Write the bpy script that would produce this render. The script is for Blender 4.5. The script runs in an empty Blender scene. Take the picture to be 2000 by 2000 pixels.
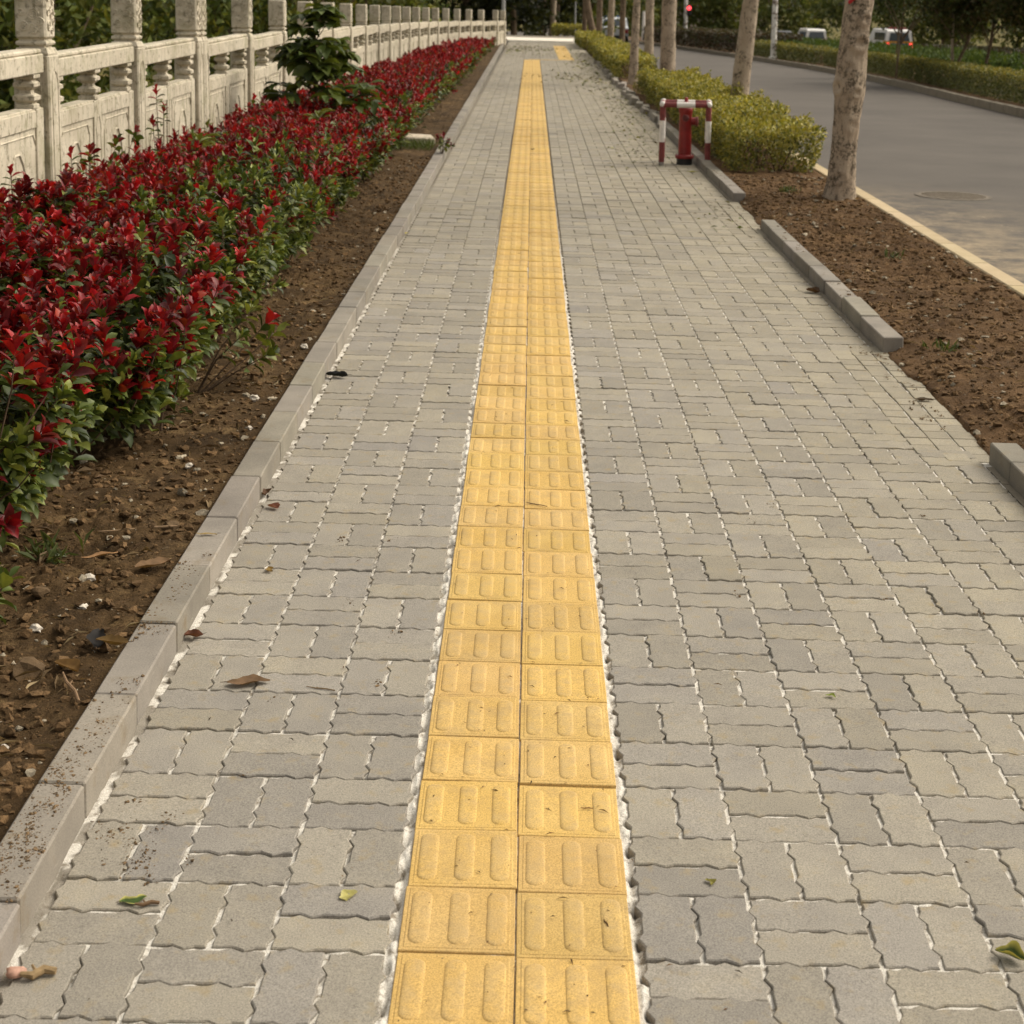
import bpy, math, random
import numpy as np
from mathutils import Vector, Matrix

# ------------------------------------------------------------------ camera, sky, sun, exposure
scene = bpy.context.scene
COL = scene.collection
RNG = np.random.default_rng(7)
random.seed(7)

CAM = np.array([-0.0130, -2.4720, 1.5828])
cam_d = bpy.data.cameras.new("camera")
cam = bpy.data.objects.new("camera", cam_d)
COL.objects.link(cam)
scene.camera = cam
cam_d.sensor_fit = 'HORIZONTAL'
cam_d.lens = 24.0
cam_d.sensor_width = 24.0 * 2000.0 / 3145.05
cam_d.shift_y = -0.25
cam_d.clip_start = 0.05
cam_d.clip_end = 6000
_th, _ps, _r = 0.1594, 0.0090, 0.0247
_rt = np.array([math.cos(_ps), math.sin(_ps), 0.0])
_f0 = np.array([-math.sin(_ps), math.cos(_ps), 0.0])
_up0 = np.array([0, 0, 1.0])
_fw = _f0 * math.cos(_th) - _up0 * math.sin(_th)
_up = _up0 * math.cos(_th) + _f0 * math.sin(_th)
_R = _rt * math.cos(_r) + _up * math.sin(_r)
_U = _up * math.cos(_r) - _rt * math.sin(_r)
cam.matrix_world = Matrix(((_R[0], _U[0], -_fw[0], CAM[0]), (_R[1], _U[1], -_fw[1], CAM[1]),
                           (_R[2], _U[2], -_fw[2], CAM[2]), (0, 0, 0, 1)))
cam_d.dof.use_dof = True
cam_d.dof.focus_distance = 4.2
cam_d.dof.aperture_fstop = 4.0

SUN_EL, SUN_AZ = math.radians(46), math.radians(68)      # azimuth from +Y towards +X
world = bpy.data.worlds.new("World")
scene.world = world
world.use_nodes = True
wn = world.node_tree
wn.nodes.clear()
w_out = wn.nodes.new("ShaderNodeOutputWorld")
w_bg = wn.nodes.new("ShaderNodeBackground")
w_sky = wn.nodes.new("ShaderNodeTexSky")
w_sky.sky_type = 'NISHITA'
w_sky.sun_disc = False
w_sky.sun_elevation = SUN_EL
w_sky.sun_rotation = SUN_AZ
w_sky.dust_density = 5.0
w_sky.air_density = 1.0
w_hsv = wn.nodes.new("ShaderNodeHueSaturation")          # cloud cover: the blue is greyed out evenly
w_hsv.inputs['Saturation'].default_value = 0.16
w_mul = wn.nodes.new("ShaderNodeMix")
w_mul.data_type = 'RGBA'
w_mul.blend_type = 'MULTIPLY'
w_mul.inputs[0].default_value = 1.0
w_mul.inputs[7].default_value = (1.0, 0.945, 0.84, 1)
wn.links.new(w_sky.outputs[0], w_hsv.inputs['Color'])
wn.links.new(w_hsv.outputs[0], w_mul.inputs[6])
wn.links.new(w_mul.outputs[2], w_bg.inputs['Color'])
w_bg.inputs['Strength'].default_value = 0.125
wn.links.new(w_bg.outputs[0], w_out.inputs['Surface'])

sun_d = bpy.data.lights.new("sun", 'SUN')
sun_d.energy = 1.15
sun_d.angle = math.radians(40)
sun_d.color = (1.0, 0.90, 0.74)
sun = bpy.data.objects.new("sun", sun_d)
COL.objects.link(sun)
_sd = Vector((math.sin(SUN_AZ) * math.cos(SUN_EL), math.cos(SUN_AZ) * math.cos(SUN_EL), math.sin(SUN_EL)))
sun.rotation_euler = (-_sd).to_track_quat('-Z', 'Y').to_euler()
sun.location = (6, 8, 14)

scene.view_settings.view_transform = 'Standard'
scene.view_settings.look = 'None'
scene.view_settings.exposure = 0.64
scene.view_settings.gamma = 1.0
scene.view_settings.use_curve_mapping = False
scene.render.engine = 'CYCLES'


# ------------------------------------------------------------------ helpers
def rnd(a=0.0, b=1.0):
    return random.uniform(a, b)


def tag(o, label=None, cat=None, group=None, kind=None):
    if label: o['label'] = label
    if cat: o['category'] = cat
    if group: o['group'] = group
    if kind: o['kind'] = kind
    return o


def empty(name, loc=(0, 0, 0), rz=0.0):
    o = bpy.data.objects.new(name, None)
    o.empty_display_size = 0.1
    o.location = loc
    o.rotation_euler = (0, 0, rz)
    COL.objects.link(o)
    return o


def link(name, me, parent=None, loc=(0, 0, 0), rot=(0, 0, 0), color=None):
    o = bpy.data.objects.new(name, me)
    o.location = loc
    o.rotation_euler = rot
    if color is not None: o.color = color
    COL.objects.link(o)
    if parent is not None: o.parent = parent
    return o


def np_mesh(name, verts, faces, mat=None, cols=None, smooth=False, mats=None, mi=None):
    """faces: list of int arrays (n,k) with one k each, or python list of tuples"""
    me = bpy.data.meshes.new(name)
    verts = np.asarray(verts, dtype=np.float32)
    if isinstance(faces, np.ndarray): faces = [faces]
    if isinstance(faces, list) and len(faces) and isinstance(faces[0], np.ndarray):
        tot = [np.full(len(f), f.shape[1], dtype=np.int32) for f in faces]
        tot = np.concatenate(tot)
        idx = np.concatenate([f.astype(np.int32).ravel() for f in faces])
        me.vertices.add(len(verts))
        me.vertices.foreach_set('co', verts.ravel())
        me.loops.add(len(idx))
        me.loops.foreach_set('vertex_index', idx)
        me.polygons.add(len(tot))
        st = np.zeros(len(tot), dtype=np.int32)
        st[1:] = np.cumsum(tot)[:-1]
        me.polygons.foreach_set('loop_start', st)
        me.polygons.foreach_set('loop_total', tot)
        me.update(calc_edges=True)
    else:
        me.from_pydata([tuple(map(float, v)) for v in verts], [], [tuple(int(i) for i in f) for f in faces])
        me.update()
    me.polygons.foreach_set('use_smooth', np.full(len(me.polygons), bool(smooth)))
    if cols is not None:
        a = me.color_attributes.new('col', 'FLOAT_COLOR', 'POINT')
        c = np.ones((len(verts), 4), dtype=np.float32)
        c[:, :3] = cols
        a.data.foreach_set('color', c.ravel())
    if mats:
        for m in mats: me.materials.append(m)
        if mi is not None: me.polygons.foreach_set('material_index', np.asarray(mi, dtype=np.int32))
    elif mat is not None:
        me.materials.append(mat)
    return me


class MB:
    """collects simple shapes into one mesh"""
    def __init__(self):
        self.v, self.f, self.n = [], [], 0

    def add(self, v, f):
        self.v.extend(v)
        self.f.extend([tuple(i + self.n for i in q) for q in f])
        self.n += len(v)
        return self

    def box(self, x0, x1, y0, y1, z0, z1, b=0.0):
        if b <= 0:
            v = [(x, y, z) for z in (z0, z1) for (x, y) in ((x0, y0), (x1, y0), (x1, y1), (x0, y1))]
            f = [(3, 2, 1, 0), (4, 5, 6, 7), (0, 1, 5, 4), (1, 2, 6, 5), (2, 3, 7, 6), (3, 0, 4, 7)]
            return self.add(v, f)
        c = [(x0, y0, 1, 1), (x1, y0, -1, 1), (x1, y1, -1, -1), (x0, y1, 1, -1)]
        v = []
        for (z, i) in ((z0, b), (z0 + b, 0), (z1 - b, 0), (z1, b)):
            for (x, y, sx, sy) in c:
                # each corner cut by two points
                if (sx, sy) in ((1, 1), (-1, -1)):
                    v += [(x + sx * i, y + sy * (b + i * .4), z), (x + sx * (b + i * .4), y + sy * i, z)]
                else:
                    v += [(x + sx * (b + i * .4), y + sy * i, z), (x + sx * i, y + sy * (b + i * .4), z)]
        f = [tuple(reversed(range(8))), tuple(range(24, 32))]
        for l in range(3):
            for k in range(8):
                a, d = l * 8 + k, l * 8 + (k + 1) % 8
                f.append((a, d, d + 8, a + 8))
        return self.add(v, f)

    def lathe(self, prof, n=12, cx=0, cy=0, cz=0, rot0=0.0, caps=True):
        v, f = [], []
        for (r, z) in prof:
            for k in range(n):
                a = rot0 + 2 * math.pi * k / n
                v.append((cx + r * math.cos(a), cy + r * math.sin(a), cz + z))
        for l in range(len(prof) - 1):
            for k in range(n):
                a, d = l * n + k, l * n + (k + 1) % n
                f.append((a, d, d + n, a + n))
        if caps:
            f.append(tuple(reversed(range(n))))
            f.append(tuple(range((len(prof) - 1) * n, len(prof) * n)))
        return self.add(v, f)

    def tube(self, pts, rad, n=6, caps=True):
        pts = [Vector(p) for p in pts]
        if not hasattr(rad, '__len__'): rad = [rad] * len(pts)
        v, f = [], []
        up = Vector((0.13, 0.31, 0.94))
        for i, p in enumerate(pts):
            d = (pts[min(i + 1, len(pts) - 1)] - pts[max(i - 1, 0)]).normalized()
            a = d.cross(up)
            if a.length < 1e-3: a = d.cross(Vector((1, 0, 0)))
            a.normalize()
            b = d.cross(a).normalized()
            for k in range(n):
                t = 2 * math.pi * k / n
                v.append(tuple(p + (a * math.cos(t) + b * math.sin(t)) * rad[i]))
        for l in range(len(pts) - 1):
            for k in range(n):
                c, e = l * n + k, l * n + (k + 1) % n
                f.append((c, c + n, e + n, e))
        if caps:
            f.append(tuple(range(n)))
            f.append(tuple(reversed(range((len(pts) - 1) * n, len(pts) * n))))
        return self.add(v, f)

    def mesh(self, name, mat, smooth=False, cols=None):
        me = np_mesh(name, self.v, self.f, mat, cols=cols, smooth=False)
        if smooth:
            for p in me.polygons: p.use_smooth = True
            try: me.set_sharp_from_angle(angle=math.radians(40))
            except Exception: pass
        return me

    def build(self, name, mat, parent=None, loc=(0, 0, 0), rot=(0, 0, 0), smooth=False):
        return link(name, self.mesh(name, mat, smooth), parent, loc, rot)


def _hash(ix, iy, s):
    h = (ix.astype(np.int64) * 374761393 + iy.astype(np.int64) * 668265263 + s * 974634777) & 0xffffffff
    h = ((h ^ (h >> 13)) * 1274126177) & 0xffffffff
    return ((h ^ (h >> 16)) & 0xffff) / 65535.0


def vnoise(x, y, s=0):
    ix, iy = np.floor(x), np.floor(y)
    fx, fy = x - ix, y - iy
    fx, fy = fx * fx * (3 - 2 * fx), fy * fy * (3 - 2 * fy)
    a, b = _hash(ix, iy, s), _hash(ix + 1, iy, s)
    c, d = _hash(ix, iy + 1, s), _hash(ix + 1, iy + 1, s)
    return (a * (1 - fx) + b * fx) * (1 - fy) + (c * (1 - fx) + d * fx) * fy


def fbm(x, y, o=4, s=0):
    x, y = np.asarray(x, float), np.asarray(y, float)
    t, a, n = 0, 1.0, 0
    for i in range(o):
        t = t + a * vnoise(x * 2 ** i + 17.3 * i, y * 2 ** i - 9.1 * i, s + i)
        n += a
        a *= 0.5
    return t / n


def grid(xs, ys, zfun):
    X, Y = np.meshgrid(xs, ys)
    Z = zfun(X, Y)
    v = np.stack([X, Y, Z], -1).reshape(-1, 3)
    nx, ny = len(xs), len(ys)
    i = (np.arange(ny - 1)[:, None] * nx + np.arange(nx - 1)[None, :]).ravel()
    f = np.stack([i, i + 1, i + nx + 1, i + nx], -1)
    return v, f


# ------------------------------------------------------------------ materials
class NT:
    def __init__(self, name):
        self.m = bpy.data.materials.new(name)
        self.m.use_nodes = True
        self.t = self.m.node_tree
        self.t.nodes.clear()
        self.out = self.n("ShaderNodeOutputMaterial")
        self.p = self.n("ShaderNodeBsdfPrincipled")
        self.l(self.p.outputs[0], self.out.inputs[0])
        self._pos = None

    def n(self, t): return self.t.nodes.new(t)
    def l(self, a, b): self.t.links.new(a, b)

    def pos(self):
        if self._pos is None: self._pos = self.n("ShaderNodeNewGeometry").outputs['Position']
        return self._pos

    def noise(self, scale, detail=4, rough=.55, vec=None, stretch=None):
        x = self.n("ShaderNodeTexNoise")
        x.inputs['Scale'].default_value = scale
        x.inputs['Detail'].default_value = detail
        x.inputs['Roughness'].default_value = rough
        v = vec or self.pos()
        if stretch:
            mp = self.n("ShaderNodeMapping")
            mp.inputs['Scale'].default_value = stretch
            self.l(v, mp.inputs['Vector'])
            v = mp.outputs[0]
        self.l(v, x.inputs['Vector'])
        return x.outputs['Fac']

    def voro(self, scale, out='Distance', vec=None):
        x = self.n("ShaderNodeTexVoronoi")
        x.inputs['Scale'].default_value = scale
        self.l(vec or self.pos(), x.inputs['Vector'])
        return x.outputs[out]

    def ramp(self, fac, stops):
        r = self.n("ShaderNodeValToRGB")
        e = r.color_ramp.elements
        while len(e) < len(stops): e.new(0.5)
        for i, (p, c) in enumerate(stops):
            e[i].position = p
            e[i].color = (c, c, c, 1) if not hasattr(c, '__len__') else (*c[:3], 1)
        self.l(fac, r.inputs[0])
        return r.outputs[0]

    def mix(self, fac, a, b, mode='MIX'):
        x = self.n("ShaderNodeMix")
        x.data_type = 'RGBA'
        x.blend_type = mode
        for s, val in ((0, fac), (6, a), (7, b)):
            if hasattr(val, 'is_output'): self.l(val, x.inputs[s])
            elif s == 0: x.inputs[0].default_value = val
            else: x.inputs[s].default_value = (*val[:3], 1) if hasattr(val, '__len__') else (val, val, val, 1)
        return x.outputs[2]

    def math(self, op, a, b):
        x = self.n("ShaderNodeMath")
        x.operation = op
        for s, val in ((0, a), (1, b)):
            if hasattr(val, 'is_output'): self.l(val, x.inputs[s])
            else: x.inputs[s].default_value = val
        return x.outputs[0]

    def attr(self, name='col'):
        x = self.n("ShaderNodeVertexColor")
        x.layer_name = name
        return x.outputs[0]

    def objcol(self): return self.n("ShaderNodeObjectInfo").outputs['Color']

    def color(self, c):
        if hasattr(c, 'is_output'): self.l(c, self.p.inputs['Base Color'])
        else: self.p.inputs['Base Color'].default_value = (*c[:3], 1)
        return self

    def rough(self, r, spec=None):
        if hasattr(r, 'is_output'): self.l(r, self.p.inputs['Roughness'])
        else: self.p.inputs['Roughness'].default_value = r
        if spec is not None: self.p.inputs['Specular IOR Level'].default_value = spec
        return self

    def bump(self, h, strength=.3, dist=.01):
        b = self.n("ShaderNodeBump")
        b.inputs['Strength'].default_value = strength
        b.inputs['Distance'].default_value = dist
        self.l(h, b.inputs['Height'])
        self.l(b.outputs[0], self.p.inputs['Normal'])
        return self


def paver_mat(name, src):
    t = NT(name)
    base = t.objcol() if src == 'obj' else t.attr()
    grain = t.ramp(t.noise(330, 3, .75), [(.30, .55), (.5, 1.0), (.72, 1.38)])
    c = t.mix(1.0, base, grain, 'MULTIPLY')
    cloud = t.ramp(t.noise(9, 5, .62), [(.30, (.86, .86, .88)), (.55, (1.0, 1.0, 1.0)), (.78, (1.13, 1.10, 1.02))])
    c = t.mix(.85, c, cloud, 'MULTIPLY')
    st = t.ramp(t.noise(23, 4, .6), [(.57, 0.0), (.74, .55)])
    c = t.mix(st, c, (.31, .235, .115))
    speck = t.ramp(t.voro(330), [(.0, 1.0), (.075, 0.0)])
    pick = t.ramp(t.noise(60, 1), [(.56, 0.0), (.62, .8)])
    c = t.mix(t.math('MULTIPLY', speck, pick), c, (.62, .60, .55))
    dk = t.ramp(t.noise(140, 3, .7), [(.30, .5), (.40, 0.0)])
    c = t.mix(dk, c, (.12, .105, .085))
    t.color(c).rough(.93, .25)
    h = t.mix(.5, t.noise(600, 2, .7), t.noise(120, 3, .6))
    t.bump(h, .55, .0022)
    return t.m


def tile_mat(name, src):
    t = NT(name)
    base = t.objcol() if src == 'obj' else None
    dirt = t.attr()
    c0 = t.mix(t.ramp(t.noise(6, 4), [(.35, 0.0), (.7, 1.0)]), (.53, .345, .106), (.59, .400, .145))
    if base is not None: c0 = t.mix(1.0, c0, base, 'MULTIPLY')
    grain = t.ramp(t.noise(330, 3, .75), [(.30, .52), (.5, 1.0), (.72, 1.36)])
    c = t.mix(1.0, c0, grain, 'MULTIPLY')
    wear = t.math('MULTIPLY', t.ramp(dirt, [(0.0, 0.0), (1.0, 1.0)]), t.ramp(t.noise(30, 5, .65), [(.38, .0), (.70, .50)]))
    c = t.mix(wear, c, (.40, .305, .17))
    sm = t.ramp(t.noise(10, 7, .72), [(.50, 0.0), (.70, .55)])
    c = t.mix(sm, c, (.34, .24, .115))
    pit = t.ramp(t.voro(210), [(.0, 1.0), (.07, 0.0)])
    pk = t.ramp(t.noise(45, 1), [(.57, 0.0), (.63, .85)])
    c = t.mix(t.math('MULTIPLY', pit, pk), c, (.17, .10, .04))
    t.color(c).rough(.85, .3)
    t.bump(t.mix(.5, t.noise(520, 2, .7), t.noise(90, 3, .6)), .5, .0016)
    return t.m


def concrete_mat(name, a, b, grain_s=260, stain=(.2, .15, .08), stain_lo=.62, bump=.4, src=None):
    t = NT(name)
    c = t.mix(t.ramp(t.noise(5, 5, .6), [(.3, 0.0), (.7, 1.0)]), a, b)
    if src == 'obj': c = t.mix(1.0, c, t.objcol(), 'MULTIPLY')
    g = t.ramp(t.noise(grain_s, 2, .7), [(.3, .78), (.5, 1.0), (.72, 1.16)])
    c = t.mix(1.0, c, g, 'MULTIPLY')
    s = t.ramp(t.noise(11, 6, .7), [(stain_lo, 0.0), (stain_lo + .16, .6)])
    c = t.mix(s, c, stain)
    sc = t.ramp(t.noise(34, 4, .7, stretch=(1, .25, 1)), [(.66, 0.0), (.74, .45)])
    c = t.mix(sc, c, (min(1, b[0] * 1.7), min(1, b[1] * 1.7), min(1, b[2] * 1.7)))
    t.color(c).rough(.88, .3)
    t.bump(t.mix(.5, t.noise(grain_s, 2, .7), t.noise(30, 4, .6)), bump, .002)
    return t.m


def soil_mat(name, dark, mid, light):
    t = NT(name)
    n1 = t.noise(3.2, 6, .68)
    c = t.mix(t.ramp(n1, [(.32, 0.0), (.62, 1.0)]), dark, mid)
    c = t.mix(t.ramp(t.noise(7, 5, .7), [(.55, 0.0), (.72, .8)]), c, light)
    g = t.ramp(t.noise(150, 4, .75), [(.28, .45), (.5, 1.0), (.74, 1.55)])
    c = t.mix(1.0, c, g, 'MULTIPLY')
    sp = t.math('MULTIPLY', t.ramp(t.voro(120), [(.0, 1.0), (.10, 0.0)]), t.ramp(t.noise(26, 1), [(.54, 0.0), (.60, .75)]))
    c = t.mix(sp, c, (.42, .36, .27))
    t.color(c).rough(.97, .15)
    t.bump(t.mix(.5, t.noise(150, 5, .75), t.noise(45, 5, .7)), 1.0, .012)
    return t.m


def leaf_mat(name, rough=.34, trans=.22, spec=.5):
    t = NT(name)
    c = t.attr()
    v = t.ramp(t.noise(60, 3), [(.3, .78), (.7, 1.18)])
    c = t.mix(1.0, c, v, 'MULTIPLY')
    t.color(c).rough(rough, spec)
    tr = t.n("ShaderNodeBsdfTranslucent")
    tc = t.mix(1.0, c, (1.5, 1.35, .7), 'MULTIPLY')
    t.l(tc, tr.inputs['Color'])
    mx = t.n("ShaderNodeMixShader")
    mx.inputs[0].default_value = trans
    t.l(t.p.outputs[0], mx.inputs[1])
    t.l(tr.outputs[0], mx.inputs[2])
    t.l(mx.outputs[0], t.out.inputs[0])
    return t.m


def plain(name, c, rough=.5, spec=.5, metal=0.0, var=.12, scale=18, bump=0):
    t = NT(name)
    n = t.ramp(t.noise(scale, 4, .6), [(.3, 1 - var), (.7, 1 + var)])
    t.color(t.mix(1.0, c, n, 'MULTIPLY')).rough(rough, spec)
    t.p.inputs['Metallic'].default_value = metal
    if bump: t.bump(t.noise(scale * 6, 3), bump, .003)
    return t.m


def bark_mat(name, a, b, dark):
    t = NT(name)
    c = t.mix(t.ramp(t.noise(7, 5, .65, stretch=(1, 1, .35)), [(.3, 0.0), (.7, 1.0)]), a, b)
    cr = t.ramp(t.noise(30, 5, .7, stretch=(1, 1, .40)), [(.37, 1.0), (.45, 0.0)])
    c = t.mix(t.math('MULTIPLY', cr, .7), c, dark)
    zone = t.ramp(t.noise(5.5, 3, .6), [(.46, 0.0), (.58, 1.0)])
    pt = t.ramp(t.noise(38, 5, .75), [(.46, 0.0), (.56, .95)])
    c = t.mix(t.math('MULTIPLY', pt, zone), c, dark)
    lt = t.ramp(t.noise(17, 4, .6), [(.62, 0.0), (.75, .55)])
    c = t.mix(lt, c, (.42, .36, .28))
    t.color(c).rough(.95, .15)
    t.bump(t.mix(.5, t.noise(26, 5, .7, stretch=(1, 1, .22)), t.noise(70, 4, .7)), 1.0, .02)
    return t.m


def stone_mat(name):
    t = NT(name)
    c = t.mix(t.ramp(t.noise(3.5, 5, .6), [(.3, 0.0), (.7, 1.0)]), (.46, .405, .312), (.62, .56, .45))
    drip = t.ramp(t.noise(16, 6, .75, stretch=(1, 1, .16)), [(.50, 0.0), (.66, .9)])
    zone = t.ramp(t.noise(2.6, 4, .6), [(.40, .12), (.62, 1.0)])
    c = t.mix(t.math('MULTIPLY', drip, zone), c, (.175, .155, .09))
    spot = t.ramp(t.noise(22, 6, .78), [(.53, 0.0), (.64, .8)])
    c = t.mix(spot, c, (.16, .14, .095))
    moss = t.ramp(t.noise(4, 5, .7), [(.52, 0.0), (.75, .6)])
    c = t.mix(moss, c, (.22, .215, .10))
    t.color(c).rough(.9, .25)
    t.bump(t.mix(.5, t.noise(120, 4, .7), t.noise(20, 5, .65)), .5, .006)
    return t.m


def asphalt_mat():
    t = NT("asphalt")
    c = t.mix(t.ramp(t.noise(.7, 5, .6), [(.3, 0.0), (.7, 1.0)]), (.082, .072, .063), (.112, .098, .085))
    g = t.ramp(t.noise(240, 2, .7), [(.3, .72), (.5, 1.0), (.72, 1.3)])
    c = t.mix(1.0, c, g, 'MULTIPLY')
    # dried sand spread along the gutter: wear with its own ragged outline
    sx = t.n("ShaderNodeSeparateXYZ")
    t.l(t.pos(), sx.inputs[0])
    near_kerb = t.ramp(t.math('MULTIPLY', sx.outputs['X'], .1), [(.30, 1.0), (.47, 0.0)])
    along = t.ramp(t.math('MULTIPLY', sx.outputs['Y'], .05), [(.50, 1.0), (.72, 0.0)])
    patch = t.ramp(t.noise(2.6, 8, .74), [(.40, 0.0), (.60, 1.0)])
    m = t.math('MULTIPLY', t.math('MULTIPLY', near_kerb, along), patch)
    c = t.mix(t.math('MULTIPLY', m, .95), c, (.34, .27, .175))
    fine = t.ramp(t.noise(5.0, 6, .7), [(.62, 0.0), (.68, .8)])
    c = t.mix(t.math('MULTIPLY', fine, along), c, (.33, .27, .19))
    t.color(c).rough(.9, .3)
    t.bump(t.noise(240, 3, .7), .4, .004)
    return t.m


M = {}
M['paver'] = paver_mat('paver_concrete', 'obj')
M['paver_far'] = paver_mat('paver_concrete_field', 'attr')
M['tile'] = tile_mat('yellow_tile', 'obj')
M['kerb'] = concrete_mat('kerb_concrete', (.190, .175, .152), (.275, .252, .215), stain=(.185, .135, .07), stain_lo=.55, src='obj')
M['kerb_road'] = concrete_mat('road_kerb_concrete', (.42, .335, .205), (.49, .40, .255), stain=(.28, .20, .10), src='obj')
M['kerb_dark'] = concrete_mat('median_kerb_concrete', (.21, .18, .135), (.27, .235, .18), stain=(.15, .11, .06))
M['apron'] = concrete_mat('pale_concrete', (.74, .68, .58), (.80, .74, .64), stain=(.6, .5, .38), stain_lo=.7)
M['soil'] = soil_mat('bed_soil', (.036, .022, .010), (.098, .060, .027), (.215, .142, .066))
M['soil_r'] = soil_mat('verge_soil', (.055, .031, .015), (.130, .076, .036), (.205, .130, .065))
M['leaf'] = leaf_mat('leaf_glossy', .46, .22, .32)
M['leaf_mat'] = leaf_mat('leaf_small', .5, .25, .4)
M['leaf_far'] = leaf_mat('leaf_far', .65, .25, .25)
M['stem'] = plain('stem_bark', (.085, .055, .034), .85, .2, var=.3, scale=60)
M['stone'] = stone_mat('balustrade_stone')
M['asphalt'] = asphalt_mat()
M['bark'] = bark_mat('pale_bark', (.34, .265, .195), (.46, .375, .285), (.085, .068, .048))
M['bark_d'] = bark_mat('brown_bark', (.165, .120, .080), (.225, .165, .115), (.06, .043, .028))
M['red_old'] = plain('faded_red_paint', (.175, .036, .034), .55, .4, var=.35, scale=26)
M['red'] = plain('hydrant_red_paint', (.215, .010, .011), .42, .5, var=.22, scale=14)
M['white_p'] = plain('white_paint', (.70, .66, .62), .55, .4, var=.14, scale=22)
M['steel'] = plain('bare_steel', (.24, .22, .20), .6, .5, var=.25, scale=30)
M['black'] = plain('black_iron', (.018, .018, .018), .6, .4)
M['grey_pole'] = plain('grey_pole', (.33, .33, .33), .45, .5)
M['rubber'] = plain('rubber', (.02, .02, .02), .8, .3)
M['glass'] = plain('dark_glass', (.05, .06, .07), .08, .6)
M['blue'] = plain('blue_sign', (.02, .09, .30), .5, .4)
M['taupe'] = plain('grass_slope', (.16, .135, .045), .95, .1, var=.5, scale=2.2)


def sand_mat():
    t = NT('joint_sand')
    g = t.noise(420, 2, .8)
    c = t.ramp(g, [(.30, (.42, .385, .33)), (.5, (.68, .645, .58)), (.7, (.85, .825, .775))])
    d = t.ramp(t.noise(38, 5, .75), [(.50, 0.0), (.63, .85)])
    c = t.mix(d, c, (.19, .155, .11))
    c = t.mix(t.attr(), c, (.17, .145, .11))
    t.color(c).rough(.95, .2)
    t.bump(g, .8, .003)
    return t.m


M['sand'] = sand_mat()


def emit(name, c, s):
    t = NT(name)
    t.color((c[0] * .6, c[1] * .6, c[2] * .6)).rough(.3)
    t.p.inputs['Emission Color'].default_value = (*c, 1)
    t.p.inputs['Emission Strength'].default_value = s
    return t.m


M['tail'] = emit('lit_tail_lamp', (1.0, .06, .05), 1.6)
M['signal'] = emit('red_signal_lamp', (1.0, .05, .06), 2.5)

# ------------------------------------------------------------------ ground sheet
DEC = 0.0097


def road_z(y): return -0.19 - DEC * np.maximum(0, y - 12)
def far_road_z(y): return -0.30 - .0175 * np.maximum(0, y - 12)


def ground_z(X, Y):
    base = -0.46 - .0178 * np.clip(Y - 12, 0, 330)
    left = np.clip((-3.3 - X) / 7.0, 0, 1)
    left = left * left * (3 - 2 * left)
    return base * (1 - left) + left * (-2.0 - .006 * np.clip(Y - 10, 0, 330) - .8 * fbm(X * .12, Y * .12, 3, 5))


xs = np.concatenate([[-3000, -900, -300, -120], np.arange(-60, 61, 2.0), [120, 300, 900, 3000]])
ys = np.concatenate([[-900, -120], np.arange(-30, 200, 3.0), [240, 320, 500, 900, 2000, 4000]])
v, f = grid(xs, ys, ground_z)
gm = NT('rough_grass')
gc = gm.mix(gm.ramp(gm.noise(.35, 5, .6), [(.35, 0.0), (.65, 1.0)]), (.060, .066, .018), (.165, .125, .045))
gc = gm.mix(1.0, gc, gm.ramp(gm.noise(9, 5, .7), [(.3, .6), (.7, 1.4)]), 'MULTIPLY')
gm.color(gc).rough(.95, .1)
tag(link('ground', np_mesh('ground', v, f, gm.m, smooth=True)), kind='structure')

# ------------------------------------------------------------------ pavement: bed, pavers, tactile strip
PAV_Y0, PAV_Y1 = -1.2, 57.0


def bed_z(X, Y):
    n = fbm(X * 38, Y * 38, 3, 3)
    h = -.0046 + .0150 * (n - .5) - .010 * (fbm(X * 5, Y * 5, 2, 9) - .5)
    edge = np.maximum(np.exp(-((np.abs(X) - .2075) / .006) ** 2), np.exp(-((X + .826) / .009) ** 2))
    far = np.clip((13 - Y) / 6, 0, 1)
    rag = .6 + .8 * fbm(X * 60, Y * 60, 2, 14)
    strip_e = np.exp(-((np.abs(X) - .2075) / .006) ** 2)
    fr = np.mod(Y / .1, 1.0)
    hole = np.exp(-((fr - .62) / .13) ** 2) * np.clip((np.abs(X) - .2035) / .006, 0, 1) * (np.abs(X) < .222)
    gone = np.clip((fbm(X * 4, Y * 9, 3, 23) - .56) * 14, 0, 1) * strip_e
    return np.minimum(h, -.0044) + (.0020 * edge + .0016 * strip_e) * far * rag - .006 * (1 - far) - .016 * hole - .010 * gone


sx = np.unique(np.round(np.concatenate([np.arange(-.86, 1.68, .010), np.arange(-.222, -.196, .0025), np.arange(.196, .222, .0025)]), 4))
sy = np.concatenate([np.arange(PAV_Y0, 5.0, .009), np.arange(5.0, 12, .05), np.arange(12, PAV_Y1 + .4, .5)])
v, f = grid(sx, sy, bed_z)
dirt = np.clip((v[:, 1] - 5.5) / 6, 0, 1) * .9  # joint sand turns steadily darker with distance along the path
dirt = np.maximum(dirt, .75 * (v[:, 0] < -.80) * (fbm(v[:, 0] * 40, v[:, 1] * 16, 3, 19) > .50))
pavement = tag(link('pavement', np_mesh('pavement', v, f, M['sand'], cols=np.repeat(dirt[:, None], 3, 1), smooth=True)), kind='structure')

WP = [(0.0, 0.0), (.20, 0.0), (.37, 1.0), (.60, -1.0), (.78, 0.0)]
AMP = .0056


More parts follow.
